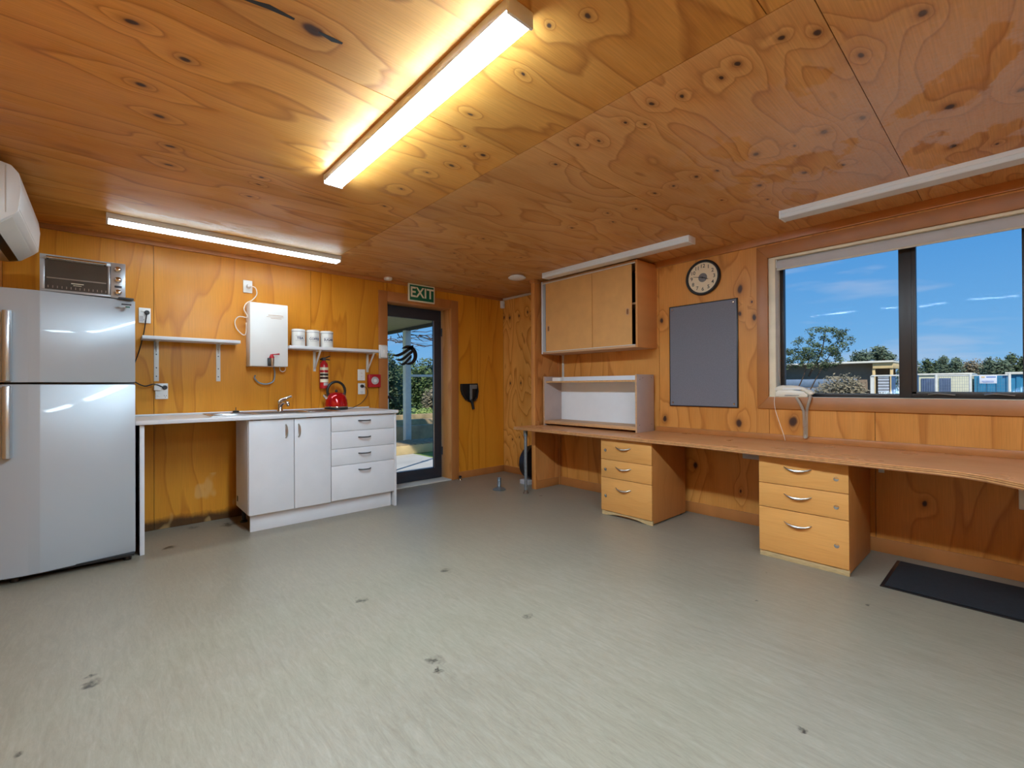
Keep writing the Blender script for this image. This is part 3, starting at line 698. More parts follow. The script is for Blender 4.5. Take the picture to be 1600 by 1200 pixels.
# ------------------------------------------------------------------ ceiling lights
def batten(label, lit, ax, a0, a1, w0, w1, zb=2.312, group='fluorescent ceiling battens'):
    """surface fluorescent batten; ax = long axis, a0..a1 its extent, w0..w1 across"""
    loc = ((a0+a1)/2, (w0+w1)/2, ZC) if ax == 'x' else ((w0+w1)/2, (a0+a1)/2, ZC)
    t = Thing('ceiling_batten_light', label, 'light', loc, group)
    def B2(name, mat, p0, p1, q0, q1, z0, z1, bev=.003):
        b = B()
        if ax == 'x': box(b, p0, p1, q0, q1, z0, z1, bev)
        else: box(b, q0, q1, p0, p1, z0, z1, bev)
        return t.part(name, b, mat)
    zm = zb+.012 if lit else zb+.03
    B2('body', 'lamp_body', a0+.004, a1-.004, w0, w1, zm, ZC, .002)
    b = B()
    i = .005
    prof = [(w0+.001, zm), (w0+.002, zb+i), (w0+i+.002, zb), (w1-i-.002, zb), (w1-.002, zb+i), (w1-.001, zm)]
    if ax == 'x': prism(b, prof, 'x', a0+.006, a1-.006)
    else: prism(b, prof, 'y', a0+.006, a1-.006)
    t.part('diffuser', b, 'lamp_'+lit if lit else 'lamp_off', label='bright lit diffuser' if lit else None)
    B2('end_cap', 'lamp_body', a0, a0+.012, w0-.003, w1+.003, zb-.002, ZC, .003); B2('end_cap', 'lamp_body', a1-.012, a1, w0-.003, w1+.003, zb-.002, ZC, .003)
    if not lit:
        for q in (w0-.004, w1-.004): B2('side_lip', 'lamp_body', a0+.012, a1-.012, q, q+.008, zm-.004, zm+.006, .001)
    return t
batten('lit fluorescent batten above the kitchen counter', 'kitchen', 'x', .01, 1.62, 4.145, 4.25)
batten('lit fluorescent batten in the middle of the ceiling', 'middle', 'y', 1.035, 2.615, .925, 1.025)
batten('unlit fluorescent batten above the wall cupboard', False, 'y', 1.755, 3.39, 3.475, 3.585)
batten('unlit fluorescent batten above the window', False, 'y', -.5, 1.105, 3.475, 3.585)
batten('added fluorescent fill batten, unseen overhead, in line with the middle one', 'middle', 'y', -1.2, .385, .925, 1.025)  # no such lamp in view; added to even the light near the camera
t = Thing('ceiling_dome_light', 'round flat white ceiling light near the far corner', 'light', (3.36, 3.66, ZC))
b = B(); lathe(b, [(.075, 0), (.08, -.012), (.078, -.018)], (3.36, 3.66, ZC), n=28); t.part('rim', b, 'lamp_body')
b = B(); lathe(b, [(.098, -.016), (.098, -.022), (.08, -.034), (.05, -.041), (.01, -.044)], (3.36, 3.66, ZC), n=28); t.part('dome', b, 'foggy')
t = Thing('smoke_detector', 'small round white smoke detector on the ceiling near the exit sign', 'detector', (2.33, 4.64, ZC))
b = B(); lathe(b, [(.045, 0), (.045, -.018), (.038, -.028), (.01, -.03)], (2.33, 4.64, ZC), n=20); t.part('body', b, 'white')
b = B(); lathe(b, [(.012, -.029), (.01, -.034)], (2.33, 4.64, ZC), n=12); t.part('sensor_button', b, 'cordwhite')

# ------------------------------------------------------------------ air conditioner
AY0, AY1 = 3.42, 4.36
t = Thing('air_conditioner', 'white wall mounted air conditioner above the fridge', 'air conditioner', (XL, 3.9, 1.98))
b = B(); prism(b, [(XL, 2.31), (-.39, 2.315), (-.352, 2.305), (-.325, 2.27), (-.318, 2.2), (-.326, 2.075), (-.345, 2.055), (-.405, 2.0), (-.46, 1.985), (XL, 1.985)], 'y', AY0, AY1, .004); t.part('casing', b, 'white')
b = B(); prism(b, [(-.322, 2.20), (-.318, 2.20), (-.324, 2.085), (-.330, 2.085)], 'y', AY0+.005, AY1-.02); t.part('front_panel', b, 'white')
b = B(); prism(b, [(-.352, 2.048), (-.356, 2.042), (-.412, 1.992), (-.405, 2.0)], 'y', AY0+.03, AY1-.03); t.part('louvre', b, 'white_paint')
b = B(); prism(b, [(-.412, 2.0), (-.412, 1.989), (-.452, 1.979), (-.452, 1.99)], 'y', AY0+.03, AY1-.06); t.part('air_slot', b, 'black')
for xx in (-.37, -.45):
    b = B(); box(b, xx-.002, xx+.002, AY0-.002, AY0+.01, 2.06, 2.30); t.part('seam', b, 'white_paint')

# ------------------------------------------------------------------ fridge
FX0, FX1, FY = -.452, .16, 3.99
def bowed(bm, x0, x1, z0, z1, bulge=.022, back=4.05):
    n = 10; pts = []
    for i in range(n+1):
        s = i/n; x = FX0+(FX1-FX0)*0 + x0+(x1-x0)*s
        q = (x-FX0)/(FX1-FX0)*2-1
        pts.append((x, FY-bulge*(1-q*q)))
    return prism(bm, pts+[(x1, back), (x0, back)], 'z', z0, z1, .004)
t = FRIDGE = Thing('fridge', 'tall silver two door fridge freezer at the left', 'fridge', (-.14, 4.35, 0))
b = B(); box(b, FX0+.004, FX1-.004, 4.06, 4.68, .035, 1.755, .006); t.part('cabinet', b, 'dark_grey')
XSM = -.358
for (nm, z0, z1) in (('freezer_door', 1.203, 1.762), ('fridge_door', .045, 1.19)):
    b = B(); bowed(b, XSM+.003, FX1, z0, z1); dr = t.part(nm, b, 'fridge')
    b = B(); bowed(b, FX0, XSM-.001, z0, z1); t.part('edge_strip', b, 'fridge_side', dr)
    za, zb = (1.21, 1.625) if z0 > 1 else (.755, 1.18)
    b = B(); n = 12
    prism(b, [(-.447, 3.972), (-.444, 3.945), (-.43, 3.935), (-.412, 3.938), (-.405, 3.96), (-.405, 3.98), (-.445, 3.985)], 'z', za, zb, .004); t.part('handle', b, 'handle_silver', dr)
    if z0 > 1:
        b = B(); box(b, .085, .135, 3.967, 3.985, 1.718, 1.726); t.part('badge', b, 'dark_grey', dr)
        b = B(); box(b, .105, .128, 3.967, 3.985, 1.703, 1.709); t.part('badge', b, 'green', dr)
b = B(); box(b, FX0+.01, FX1-.01, 4.0, 4.07, .035, .05); t.part('base_grille', b, 'black')
for x in (FX0+.05, FX1-.045):
    b = B(); lathe(b, [(.022, 0), (.022, .02), (.014, .036)], (x, 4.06, 0), n=14); t.part('foot', b, 'black')
    b = B(); lathe(b, [(.022, 0), (.022, .02), (.014, .036)], (x, 4.6, 0), n=14); t.part('foot', b, 'black')
b = B(); box(b, FX1-.09, FX1-.01, 4.0, 4.1, 1.762, 1.772, .003); t.part('hinge_cover', b, 'dark_grey')
# toaster oven on top
OX0, OX1, OY, OZ0, OZ1 = -.302, .109, 4.1, 1.776, 2.016
t = Thing('toaster_oven', 'steel toaster oven with three knobs on top of the fridge', 'toaster oven', (-.1, 4.25, 1.76))
b = B(); box(b, OX0, OX1, OY+.012, OY+.32, OZ0, OZ1, .006); t.part('housing', b, 'dark_grey')
b = B(); box(b, OX0, OX1, OY, OY+.016, OZ0+.004, OZ0+.02, .002); box(b, OX0, OX1, OY, OY+.016, OZ1-.03, OZ1, .002); box(b, OX0, OX0+.022, OY, OY+.016, OZ0+.02, OZ1-.03, .002); box(b, .018, .03, OY, OY+.016, OZ0+.02, OZ1-.03, .002); t.part('front_frame', b, 'oven_silver')
b = B(); box(b, .032, OX1, OY-.002, OY+.016, OZ0, OZ1, .003); cp = t.part('control_panel', b, 'oven_silver')
b = B(); box(b, OX0+.02, .02, OY+.004, OY+.012, OZ0+.02, OZ1-.028); dg = t.part('glass_door', b, 'oven_glass')
b = B(); tube(b, [(OX0+.03, OY-.02, OZ1-.022), (.012, OY-.02, OZ1-.022)], .009, 10); t.part('door_handle', b, 'chrome', dg)
for x in (OX0+.035, .006):
    b = B(); box(b, x-.006, x+.006, OY-.02, OY+.006, OZ1-.03, OZ1-.014); t.part('handle_bracket', b, 'chrome', dg)
b = B(); box(b, OX0+.03, .01, OY+.001, OY+.005, OZ0+.09, OZ0+.097); t.part('rack', b, 'tray', dg)
b = B()
for j in range(14): box(b, OX0+.035+j*.021, OX0+.039+j*.021, OY+.001, OY+.005, OZ0+.03, OZ0+.045)
t.part('crumb_grid', b, 'tray', dg)
b = text_bm('TOASTER', .018, 'back', (-.13, OY+.003, OZ0+.062)); bb2 = None
bmesh.ops.delete(b, geom=b.verts[:], context='VERTS'); box(b, -.16, -.10, OY+.001, OY+.005, OZ0+.066, OZ0+.071); box(b, -.15, -.11, OY+.001, OY+.005, OZ0+.055, OZ0+.058); t.part('badge', b, 'signcream', dg)
for z in (OZ1-.045, OZ1-.115, OZ0+.04):
    b = B(); lathe(b, [(.021, -.002), (.021, -.008), (.017, -.024), (.014, -.026)], (.070, OY, z), 'y', 20); t.part('knob', b, 'chrome', cp)
b = B(); box(b, .052, .090, OY-.004, OY, OZ0+.072, OZ0+.086, .001); t.part('dial_window', b, 'dark_grey', cp)
for x in (OX0+.03, OX1-.03):
    for y in (OY+.05, OY+.28):
        b = B(); lathe(b, [(.012, 1.762-OZ0), (.012, .002)], (x, y, OZ0), n=10); t.part('foot', b, 'black')

# ------------------------------------------------------------------ kitchen counter
CZ = .937
SX0, SX1, SY0, SY1 = .98, 1.34, 4.24, 4.54
b = B()
x0, x1, y0, y1, z0 = .158, 2.142, 4.06, YK, .908
outer = [(x0, y0), (x1, y0), (x1, y1), (x0, y1)]
for a in ((x0, x1, y0, SY0), (x0, x1, SY1, y1), (x0, SX0, SY0, SY1), (SX1, x1, SY0, SY1)): box(b, *a, z0, CZ)
bmesh.ops.remove_doubles(b, verts=b.verts, dist=.0001)
t = Thing('kitchen_worktop', 'long pale grey laminate kitchen worktop with rounded front edge', 'worktop', (1.15, 4.4, z0))
t.part('top', b, 'counter')
b = B(); box(b, x0, x1, y0-.006, y0+.012, z0-.001, CZ+.0005, .006); t.part('front_edge', b, 'white_mel')
b = B(); box(b, x0, x1, YK-.012, YK, CZ, CZ+.014, .003); t.part('back_seal', b, 'white_mel')
def ring(bm, X0, X1, Y0, Y1, X2, X3, Y2, Y3, z0, z1):
    for a in ((X0, X1, Y0, Y2), (X0, X1, Y3, Y1), (X0, X2, Y2, Y3), (X3, X1, Y2, Y3)): box(bm, *a, z0, z1)
t = Thing('kitchen_sink', 'inset steel kitchen sink with one bowl and drainers', 'sink', (1.1, 4.4, CZ))
b = B(); ring(b, .62, 1.62, 4.18, 4.62, SX0, SX1, SY0, SY1, CZ+.0006, CZ+.004); t.part('rim', b, 'steel')
b = B(); ring(b, SX0+.0005, SX1-.0005, SY0+.0005, SY1-.0005, SX0+.008, SX1-.008, SY0+.008, SY1-.008, CZ-.15, CZ+.003); box(b, SX0+.0005, SX1-.0005, SY0+.0005, SY1-.0005, CZ-.156, CZ-.15); t.part('bowl', b, 'steel')
b = B(); tube(b, [(.62, 4.18, CZ+.005), (1.62, 4.18, CZ+.005), (1.62, 4.62, CZ+.005), (.62, 4.62, CZ+.005), (.62, 4.18, CZ+.005)], .004, 6); t.part('bead', b, 'chrome')
for j in range(6):
    b = B(); box(b, .66, .93, 4.26+j*.05, 4.268+j*.05, CZ+.004, CZ+.006, .001); t.part('drain_ridge', b, 'steel')
    b = B(); box(b, 1.39, 1.58, 4.26+j*.05, 4.268+j*.05, CZ+.004, CZ+.006, .001); t.part('drain_ridge', b, 'steel')
t = Thing('sink_plug', 'round steel and black sink plug lying left of the bowl', 'plug', (.855, 4.57, CZ+.004))
b = B(); lathe(b, [(.034, .0), (.036, .006), (.02, .012)], (.855, 4.57, CZ+.0045), n=20); t.part('disc', b, 'chrome')
b = B(); lathe(b, [(.026, .012), (.024, .02), (.01, .023)], (.855, 4.57, CZ+.0045), n=16); tube(b, [(.855, 4.57, CZ+.02), (.855, 4.57, CZ+.055)], .003, 6); t.part('stopper', b, 'black')
t = Thing('mixer_tap', 'chrome single lever mixer tap behind the sink bowl', 'tap', (1.215, 4.585, CZ))
b = B(); lathe(b, [(.026, .0045), (.026, .01), (.021, .02), (.021, .085), (.023, .1), (.018, .108)], (1.215, 4.585, CZ), n=20); t.part('body', b, 'chrome')
b = B(); tube(b, curve_pts([(1.215, 4.59, CZ+.05), (1.225, 4.5, CZ+.09), (1.235, 4.43, CZ+.085), (1.237, 4.415, CZ+.06)]), [.016]*20+[.012]*5, 12); t.part('spout', b, 'chrome')
b = B(); tube(b, [(1.215, 4.585, CZ+.10), (1.25, 4.585, CZ+.118), (1.295, 4.575, CZ+.138), (1.312, 4.57, CZ+.145)], [.02, .014, .01, .012], 10); t.part('lever', b, 'chrome')

CF = 4.085      # cabinet front plane
def d_handle(bm, cx, cz, y, L, vertical, r=.006):
    n = 9; pts = []
    for i in range(n):
        s = i/(n-1)*2-1; dy = -.042*(1-s*s)**.6
        pts.append((cx, y+dy, cz+s*L/2) if vertical else (cx+s*L/2, y+dy, cz))
    return tube(bm, pts, r, 8)
t = Thing('sink_cabinet', 'white two door cabinet under the kitchen sink', 'cabinet', (1.17, 4.3, .14))
b = B(); box(b, .85, .868, CF+.018, 4.54, .145, z0-.001, .001); t.part('side_panel', b, 'white_mel')
b = B(); box(b, 1.482, 1.498, CF+.018, 4.54, .145, z0-.2, .001); box(b, .868, 1.482, CF+.018, 4.54, .145, .161); box(b, .868, 1.482, 4.53, 4.54, .161, .7); t.part('carcass', b, 'white_mel')
for (a, c2, hx) in ((.853, 1.190, 1.127), (1.194, 1.496, 1.227)):
    b = B(); box(b, a, c2, CF, CF+.017, .143, .899, .0015); dr = t.part('door', b, 'white_mel')
    b = B(); d_handle(b, hx, .798, CF, .108, True); t.part('handle', b, 'nickel', dr)
b = B(); box(b, .8475, .852, 4.47, 4.50, .19, .235); t.part('vent', b, 'black')
t = Thing('drawer_cabinet', 'white four drawer kitchen cabinet beside the glass door', 'cabinet', (1.8, 4.3, .14))
b = B(); box(b, 1.5, 2.108, CF+.018, 4.6, .145, z0-.002); t.part('carcass', b, 'white_mel')
for (za, zb, hz) in ((.765, .899, .853), (.609, .762, .70), (.459, .606, .552), (.148, .456, .402)):
    b = B(); box(b, 1.501, 2.109, CF, CF+.017, za, zb, .0015); dr = t.part('drawer_front', b, 'white_mel')
    b = B(); d_handle(b, 1.808, hz, CF, .116, False); t.part('handle', b, 'dark_grey', dr)
b = B(); box(b, .871, 2.096, 4.135, 4.151, 0, .142, .001); t2 = solo('kickboard', b, 'white_mel', 'long white kickboard under the sink and drawer cabinets', 'kickboard', (1.48, 4.14, 0))
b = B(); box(b, 2.112, 2.132, CF, YK, 0, z0-.002, .001); solo('end_panel', b, 'white_mel', 'white end panel of the counter beside the glass door', 'panel', (2.12, 4.4, 0))
b = B(); box(b, .182, .208, CF, YK, 0, z0-.002, .001); solo('end_panel', b, 'white_mel', 'white end panel of the counter beside the fridge', 'panel', (.195, 4.4, 0))
b = B(); lathe(b, [(.03, 0), (.03, .012), (.016, .02), (.016, .125), (.03, .13), (.03, .145)], (.90, 4.50, 0), n=14); solo('cabinet_leg', b, 'black', 'black adjustable leg under the back of the sink cabinet', 'leg', (.9, 4.5, 0))

# kettle
KX, KY = 1.73, 4.57; K0 = CZ
t = KETTLE = Thing('kettle', 'shiny red dome kettle with black handle on the worktop', 'kettle', (KX, KY, K0))
b = B(); lathe(b, [(.108, .001), (.112, .008), (.110, .022), (.1, .026)], (KX, KY, K0), n=32); t.part('power_base', b, 'black')
b = B(); lathe(b, [(.111, .0265), (.112, .032), (.110, .036)], (KX, KY, K0), n=32); t.part('steel_band', b, 'chrome')
b = B(); lathe(b, [(.108, .0365), (.109, .06), (.104, .095), (.093, .13), (.075, .157), (.05, .172), (.02, .178)], (KX, KY, K0), n=36); t.part('body', b, 'kettle_red')
b = B(); lathe(b, [(.012, .176), (.014, .186), (.011, .198), (.004, .201)], (KX, KY, K0), n=14); t.part('lid_knob', b, 'black')
b = B(); pts = [(KX+.088*math.cos(a), KY, K0+.185+.095*math.sin(a)) for a in [math.radians(x) for x in range(-25, 206, 15)]]
tube(b, pts, .0125, 10); t.part('handle', b, 'black')
b = B(); box(b, KX-.09, KX-.07, KY-.012, KY+.012, K0+.125, K0+.17, .003); box(b, KX+.072, KX+.092, KY-.012, KY+.012, K0+.12, K0+.17, .003); t.part('handle_mount', b, 'black')
b = B(); tube(b, [(KX-.075, KY, K0+.115), (KX-.105, KY, K0+.135), (KX-.125, KY, K0+.15)], [.024, .018, .012], 12); t.part('spout', b, 'chrome')

# plates and cords
def plate(name, label, cat, x0, x1, z0, z1, mat='white', th=.012, extra=None, group='wall plates'):
    t = Thing(name, label, cat, ((x0+x1)/2, YK, z0), group)
    b = B(); box(b, x0, x1, YK-th, YK-.0002, z0, z1, .003); t.part('plate', b, mat)
    return t
def switches(t, pts, th=.012):
    for (x, z) in pts:
        b = B(); box(b, x-.009, x+.009, YK-th-.004, YK-th+.001, z-.006, z+.006, .001); t.part('switch', b, 'white_paint')
def slots(t, x, z, th=.012):
    b = B()
    for a in (-.5, .5):
        box(b, x+a*.014-.0015, x+a*.014+.0015, YK-th-.0012, YK-th+.001, z-.004, z+.005)
    box(b, x-.0015, x+.0015, YK-th-.0012, YK-th+.001, z-.016, z-.008); t.part('socket_slots', b, 'dark_grey')
def plug(t, x, z, mat, r=.018, d=.03, th=.012):
    b = B(); lathe(b, [(r, 0), (r, -.012), (r*.75, -d)], (x, YK-th-.001, z), 'y', 16); t.part('plug', b, mat)
t = plate('power_outlet', 'white power outlet with black plug above the left shelf', 'outlet', .206, .282, 1.69, 1.812); switches(t, [(.228, 1.785)]); plug(t, .258, 1.775, 'black'); slots(t, .245, 1.715)
b = B(); box(b, .212, .234, YK-.0135, YK-.012, 1.70, 1.745); t.part('sticker', b, 'blind')
t = plate('power_outlet', 'white power outlet with black plug below the left shelf', 'outlet', .31, .394, 1.073, 1.202); switches(t, [(.33, 1.10)]); plug(t, .372, 1.168, 'black'); slots(t, .375, 1.1)
b = B(); box(b, .30, .345, YK-.045, YK-.013, 1.145, 1.185, .004); t.part('adaptor', b, 'white')
t = plate('power_outlet', 'white outlet with white plug above the water heater', 'outlet', .944, 1.018, 2.032, 2.146); plug(t, .985, 2.09, 'white', .02, .045)
t = plate('light_switch', 'white switch plate left of the red alarm box', 'switch', 2.016, 2.098, 1.232, 1.352); switches(t, [(2.057, 1.31), (2.057, 1.275)])
t = plate('power_outlet', 'white power outlet with the kettle plug by the drawer end', 'outlet', 2.02, 2.098, 1.085, 1.203); plug(t, 2.06, 1.172, 'black', .018, .03); slots(t, 2.06, 1.11)
t = Thing('fire_alarm_box', 'square red fire alarm call point beside the door', 'alarm', (2.19, YK, 1.16))
b = B(); box(b, 2.122, 2.262, YK-.05, YK-.0002, 1.16, 1.30, .006); t.part('case', b, 'red')
b = B(); lathe(b, [(.042, 0), (.042, -.004), (.036, -.006)], (2.192, YK-.05, 1.232), 'y', 24); t.part('button_plate', b, 'blind')
b = B(); lathe(b, [(.02, -.006), (.018, -.012)], (2.192, YK-.05, 1.232), 'y', 18); t.part('button', b, 'foggy')
t = Thing('door_release', 'clear covered white switch box on the door casing', 'switch', (2.30, YK, 1.475))
b = B(); box(b, 2.25, 2.346, YK-.03, YK-.0185, 1.476, 1.626, .004); t.part('base', b, 'white')
b = B(); box(b, 2.256, 2.340, YK-.06, YK-.03, 1.482, 1.62, .012); t.part('cover', b, 'foggy')
b = B(); box(b, 2.287, 2.309, YK-.064, YK-.058, 1.53, 1.57, .003); t.part('rocker', b, 'white')
def cord(name, label, pts, r, mat, owner):
    b = B(); tube(b, curve_pts(pts, 6), r, 7); return owner.part(name, b, mat, label=label)
cord('power_cord', 'black power cord hanging from the upper left outlet behind the fridge', [(.258, YK-.047, 1.772), (.252, YK-.05, 1.74), (.235, YK-.04, 1.6), (.205, YK-.035, 1.45), (.17, YK-.03, 1.32), (.15, YK-.02, 1.15), (.14, YK-.02, .9)], .004, 'black', FRIDGE)
cord('power_cord', 'black power cord running from fridge to the lower left outlet', [(.12, YK-.03, 1.26), (.17, YK-.04, 1.22), (.24, YK-.045, 1.18), (.30, YK-.055, 1.195), (.362, YK-.049, 1.168)], .005, 'black', FRIDGE)
cord('kettle_cord', 'thin dark cord from the kettle to its outlet', [(2.06, YK-.04, 1.17), (2.10, YK-.045, 1.15), (2.105, YK-.05, 1.08), (2.04, YK-.06, 1.0), (1.95, YK-.08, .955), (1.88, YK-.12, .945), (1.845, YK-.15, .944)], .0035, 'black', KETTLE)

# water heater
t = Thing('water_heater', 'white boxy wall mounted boiling water heater above the sink', 'water heater', (1.12, YK, 1.356))
b = B(); box(b, .966, 1.281, 4.57, YK-.001, 1.356, 1.928, .006); t.part('case', b, 'white')
b = B(); box(b, 1.115, 1.24, 4.5685, 4.571, 1.822, 1.826); box(b, 1.10, 1.245, 4.5685, 4.571, 1.808, 1.8105); box(b, 1.135, 1.225, 4.5685, 4.571, 1.796, 1.799); t.part('print', b, 'box_ply')
b = B(); box(b, 1.105, 1.14, 4.545, 4.571, 1.358, 1.432, .004); tp = t.part('tap_body', b, 'black')
b = B(); lathe(b, [(.014, -.05), (.018, .0), (.018, .025)], (1.138, 4.54, 1.408), n=14); t.part('tap_collar', b, 'nickel', tp)
b = B(); lathe(b, [(.021, .025), (.021, .035), (.015, .045), (.012, .06)], (1.135, 4.54, 1.405), n=14); tube(b, [(1.135, 4.54, 1.462), (1.16, 4.53, 1.464), (1.195, 4.52, 1.468)], [.006, .005, .008], 8); t.part('tap_lever', b, 'red', tp)
cord('heater_cord', 'white looped cord from outlet to the water heater', [(.985, YK-.063, 2.088), (1.03, YK-.068, 2.075), (1.045, YK-.05, 2.02), (1.01, YK-.04, 1.965), (.962, YK-.05, 1.93), (.94, YK-.06, 1.87), (.965, YK-.075, 1.80), (.90, YK-.06, 1.80), (.87, YK-.05, 1.755), (.885, YK-.05, 1.69), (.935, YK-.05, 1.64), (.955, YK-.06, 1.66), (.957, YK-.06, 1.75)], .0045, 'cordwhite', t)
cord('drain_hose', 'thin grey hose looping under the water heater', [(1.185, YK-.05, 1.36), (1.195, YK-.05, 1.29), (1.18, YK-.05, 1.22), (1.12, YK-.05, 1.195), (1.06, YK-.045, 1.21), (1.03, YK-.03, 1.25), (1.04, YK-.01, 1.275)], .007, 'galv', t)
cord('heater_lead', 'short white lead loop under the right of the heater', [(1.235, YK-.06, 1.357), (1.24, YK-.06, 1.325), (1.262, YK-.06, 1.312), (1.285, YK-.06, 1.33), (1.288, YK-.03, 1.37)], .004, 'cordwhite', t)

# shelves
t = Thing('wall_shelf', 'short white empty wall shelf beside the fridge', 'shelf', (.55, YK, 1.22), 'white wall shelves')
b = B(); box(b, .218, .885, 4.53, YK-.001, 1.548, 1.574, .002); t.part('board', b, 'white_mel')
for x in (.318, .75):
    b = B(); box(b, x-.016, x+.016, YK-.006, YK-.001, 1.22, 1.546, .001); box(b, x-.016, x+.016, 4.56, YK-.001, 1.541, 1.547, .001); br = t.part('bracket', b, 'white_paint')
    b = B()
    for z in (1.26, 1.33, 1.44, 1.5): lathe(b, [(.005, 0), (.004, -.002)], (x, YK-.006, z), 'y', 10)
    t.part('screw', b, 'dark_grey', br)
    b = B(); prism(b, [(YK-.006, 1.46), (YK-.006, 1.541), (YK-.09, 1.541)], 'x', x-.002, x+.002); t.part('gusset', b, 'white_paint', br)
t = Thing('wall_shelf', 'white wall shelf carrying three canisters', 'shelf', (1.75, YK, 1.32), 'white wall shelves')
b = B(); box(b, 1.285, 2.175, 4.53, YK-.001, 1.527, 1.555, .002); t.part('board', b, 'white_mel')
for x in (1.57, 2.125):
    b = B(); box(b, x-.012, x+.012, YK-.014, YK-.001, 1.322, 1.525, .001); box(b, x-.012, x+.012, 4.55, YK-.001, 1.514, 1.526, .001)
    prism(b, [(YK-.014, 1.345), (YK-.002, 1.335), (4.57, 1.514), (4.553, 1.514)], 'x', x-.008, x+.008); t.part('bracket', b, 'white_paint')
for (x, txt, lab) in ((1.388, 'TEA', 'white canister marked TEA, nearest the water heater'), (1.522, 'COFFEE', 'white canister marked COFFEE, middle of the three'), (1.655, 'SUGAR', 'white canister marked SUGAR, nearest the door')):
    t = Thing('canister', lab, 'canister', (x, 4.62, 1.555), 'canisters on the wall shelf')
    b = B(); lathe(b, [(.058, .0005), (.06, .004), (.06, .138), (.059, .141)], (x, 4.62, 1.555), n=32); t.part('body', b, 'can_white')
    b = B(); lathe(b, [(.062, .1415), (.062, .158), (.058, .163), (.02, .164)], (x, 4.62, 1.555), n=32); t.part('lid', b, 'can_white')
    b = B(); lathe(b, [(.0606, .139), (.0606, .1425)], (x, 4.62, 1.555), n=32); t.part('rim_line', b, 'navy')
    b = text_bm(txt, .034, 'back', (x, 4.62-.0603, 1.555+.075), .0005, sx=.85 if len(txt) > 4 else 1, bold=.0008, bend=.0603); t.part('lettering', b, 'navy')
    b = B(); n = 16
    for zz in (.052, .098):
        for i in range(n):
            a0 = (-.75+1.5*i/n); a1 = (-.75+1.5*(i+1)/n); R = .0604
            b.faces.new([b.verts.new((x+R*math.sin(a), 4.62-R*math.cos(a), 1.555+zz+q)) for (a, q) in ((a0, 0), (a1, 0), (a1, .0014), (a0, .0014))])
    t.part('label_frame', b, 'navy')
# extinguisher
EX, EY = 1.648, 4.68
t = Thing('fire_extinguisher', 'small red fire extinguisher hanging on the wall behind the kettle', 'extinguisher', (EX, YK, 1.15))
b = B(); lathe(b, [(.036, .0), (.041, .006), (.041, .225), (.036, .25), (.02, .268), (.016, .28)], (EX, EY, 1.15), n=24); cy = t.part('cylinder', b, 'ext_red')
for (za, zb, mt) in ((.185, .212, 'signcream'), (.15, .16, 'signcream'), (.128, .15, 'black'), (.118, .128, 'signcream'), (.096, .116, 'black'), (.062, .094, 'signcream'), (.03, .058, 'blind')):
    b = B(); n = 14; a0, a1 = -PI*.95, -PI*.05
    for i in range(n):
        p0 = a0+(a1-a0)*i/n; p1 = a0+(a1-a0)*(i+1)/n; R = .0416
        if mt == 'blind' and i < 5: continue
        b.faces.new([b.verts.new((EX+R*math.cos(p), EY+R*math.sin(p), 1.15+z)) for (p, z) in ((p0, za), (p1, za), (p1, zb), (p0, zb))])
    t.part('label_band', b, mt, cy)
b = B(); box(b, EX-.014, EX+.014, EY-.014, EY+.014, 1.428, 1.458, .003); t.part('valve', b, 'dark_grey')
b = B(); tube(b, [(EX-.02, EY, 1.455), (EX+.02, EY, 1.46), (EX+.055, EY-.02, 1.478)], .006, 8); tube(b, [(EX-.02, EY, 1.44), (EX+.02, EY-.005, 1.442), (EX+.05, EY-.02, 1.44)], .005, 8); tube(b, [(EX-.01, EY, 1.452), (EX-.04, EY-.02, 1.44)], .009, 8); t.part('lever', b, 'black')
b = B(); box(b, EX-.02, EX+.02, EY+.03, YK, 1.36, 1.42, .002); t.part('wall_bracket', b, 'dark_grey')

# exit sign
t = Thing('exit_sign', 'green EXIT sign with cream letters above the glass door', 'sign', (2.785, 4.70, 2.155))
b = B(); box(b, 2.61, 2.962, 4.692, YK-.0185, 2.155, 2.36, .003); t.part('board', b, 'signcream')
b = B(); box(b, 2.625, 2.947, 4.6895, 4.693, 2.17, 2.345, .001); t.part('panel', b, 'green')
t.part('lettering', text_bm('EXIT', .165, 'back', (2.786, 4.6885, 2.2575), .001, sx=.92, bold=.003), 'signcream')

# dustpan
t = Thing('dustpan', 'black dustpan and brush hanging right of the glass door', 'dustpan', (3.47, YK, .87))
b = B()
out = [(3.35, 1.195), (3.60, 1.20), (3.615, 1.10), (3.60, 1.02), (3.55, .975), (3.50, .965), (3.43, .99), (3.37, 1.06), (3.35, 1.12)]
prism(b, out, 'y', YK-.02, YK-.004, .003); pn = t.part('pan', b, 'black')
b = B()
for p, q in zip(out[1:], out[2:]+out[:1]):
    tube(b, [(p[0], YK-.03, p[1]), (q[0], YK-.03, q[1])], .012, 6)
t.part('pan_rim', b, 'black', pn)
b = B(); tube(b, curve_pts([(3.50, YK-.04, 1.0), (3.515, YK-.045, .94), (3.53, YK-.045, .87)]), [.02]*8+[.018]*9, 10); t.part('handle', b, 'black')
b = B(); box(b, 3.475, 3.51, YK-.055, YK-.035, .99, 1.185, .006); t.part('brush_back', b, 'grey')
b = B(); box(b, 3.51, 3.59, YK-.05, YK-.03, 1.13, 1.185, .006); t.part('bristles', b, 'grey')
for (x, z) in ((3.43, .985), (3.58, .985)):
    b = B(); lathe(b, [(.012, 0), (.008, -.012)], (x, YK-.03, z), 'y', 10); t.part('clip', b, 'chrome')

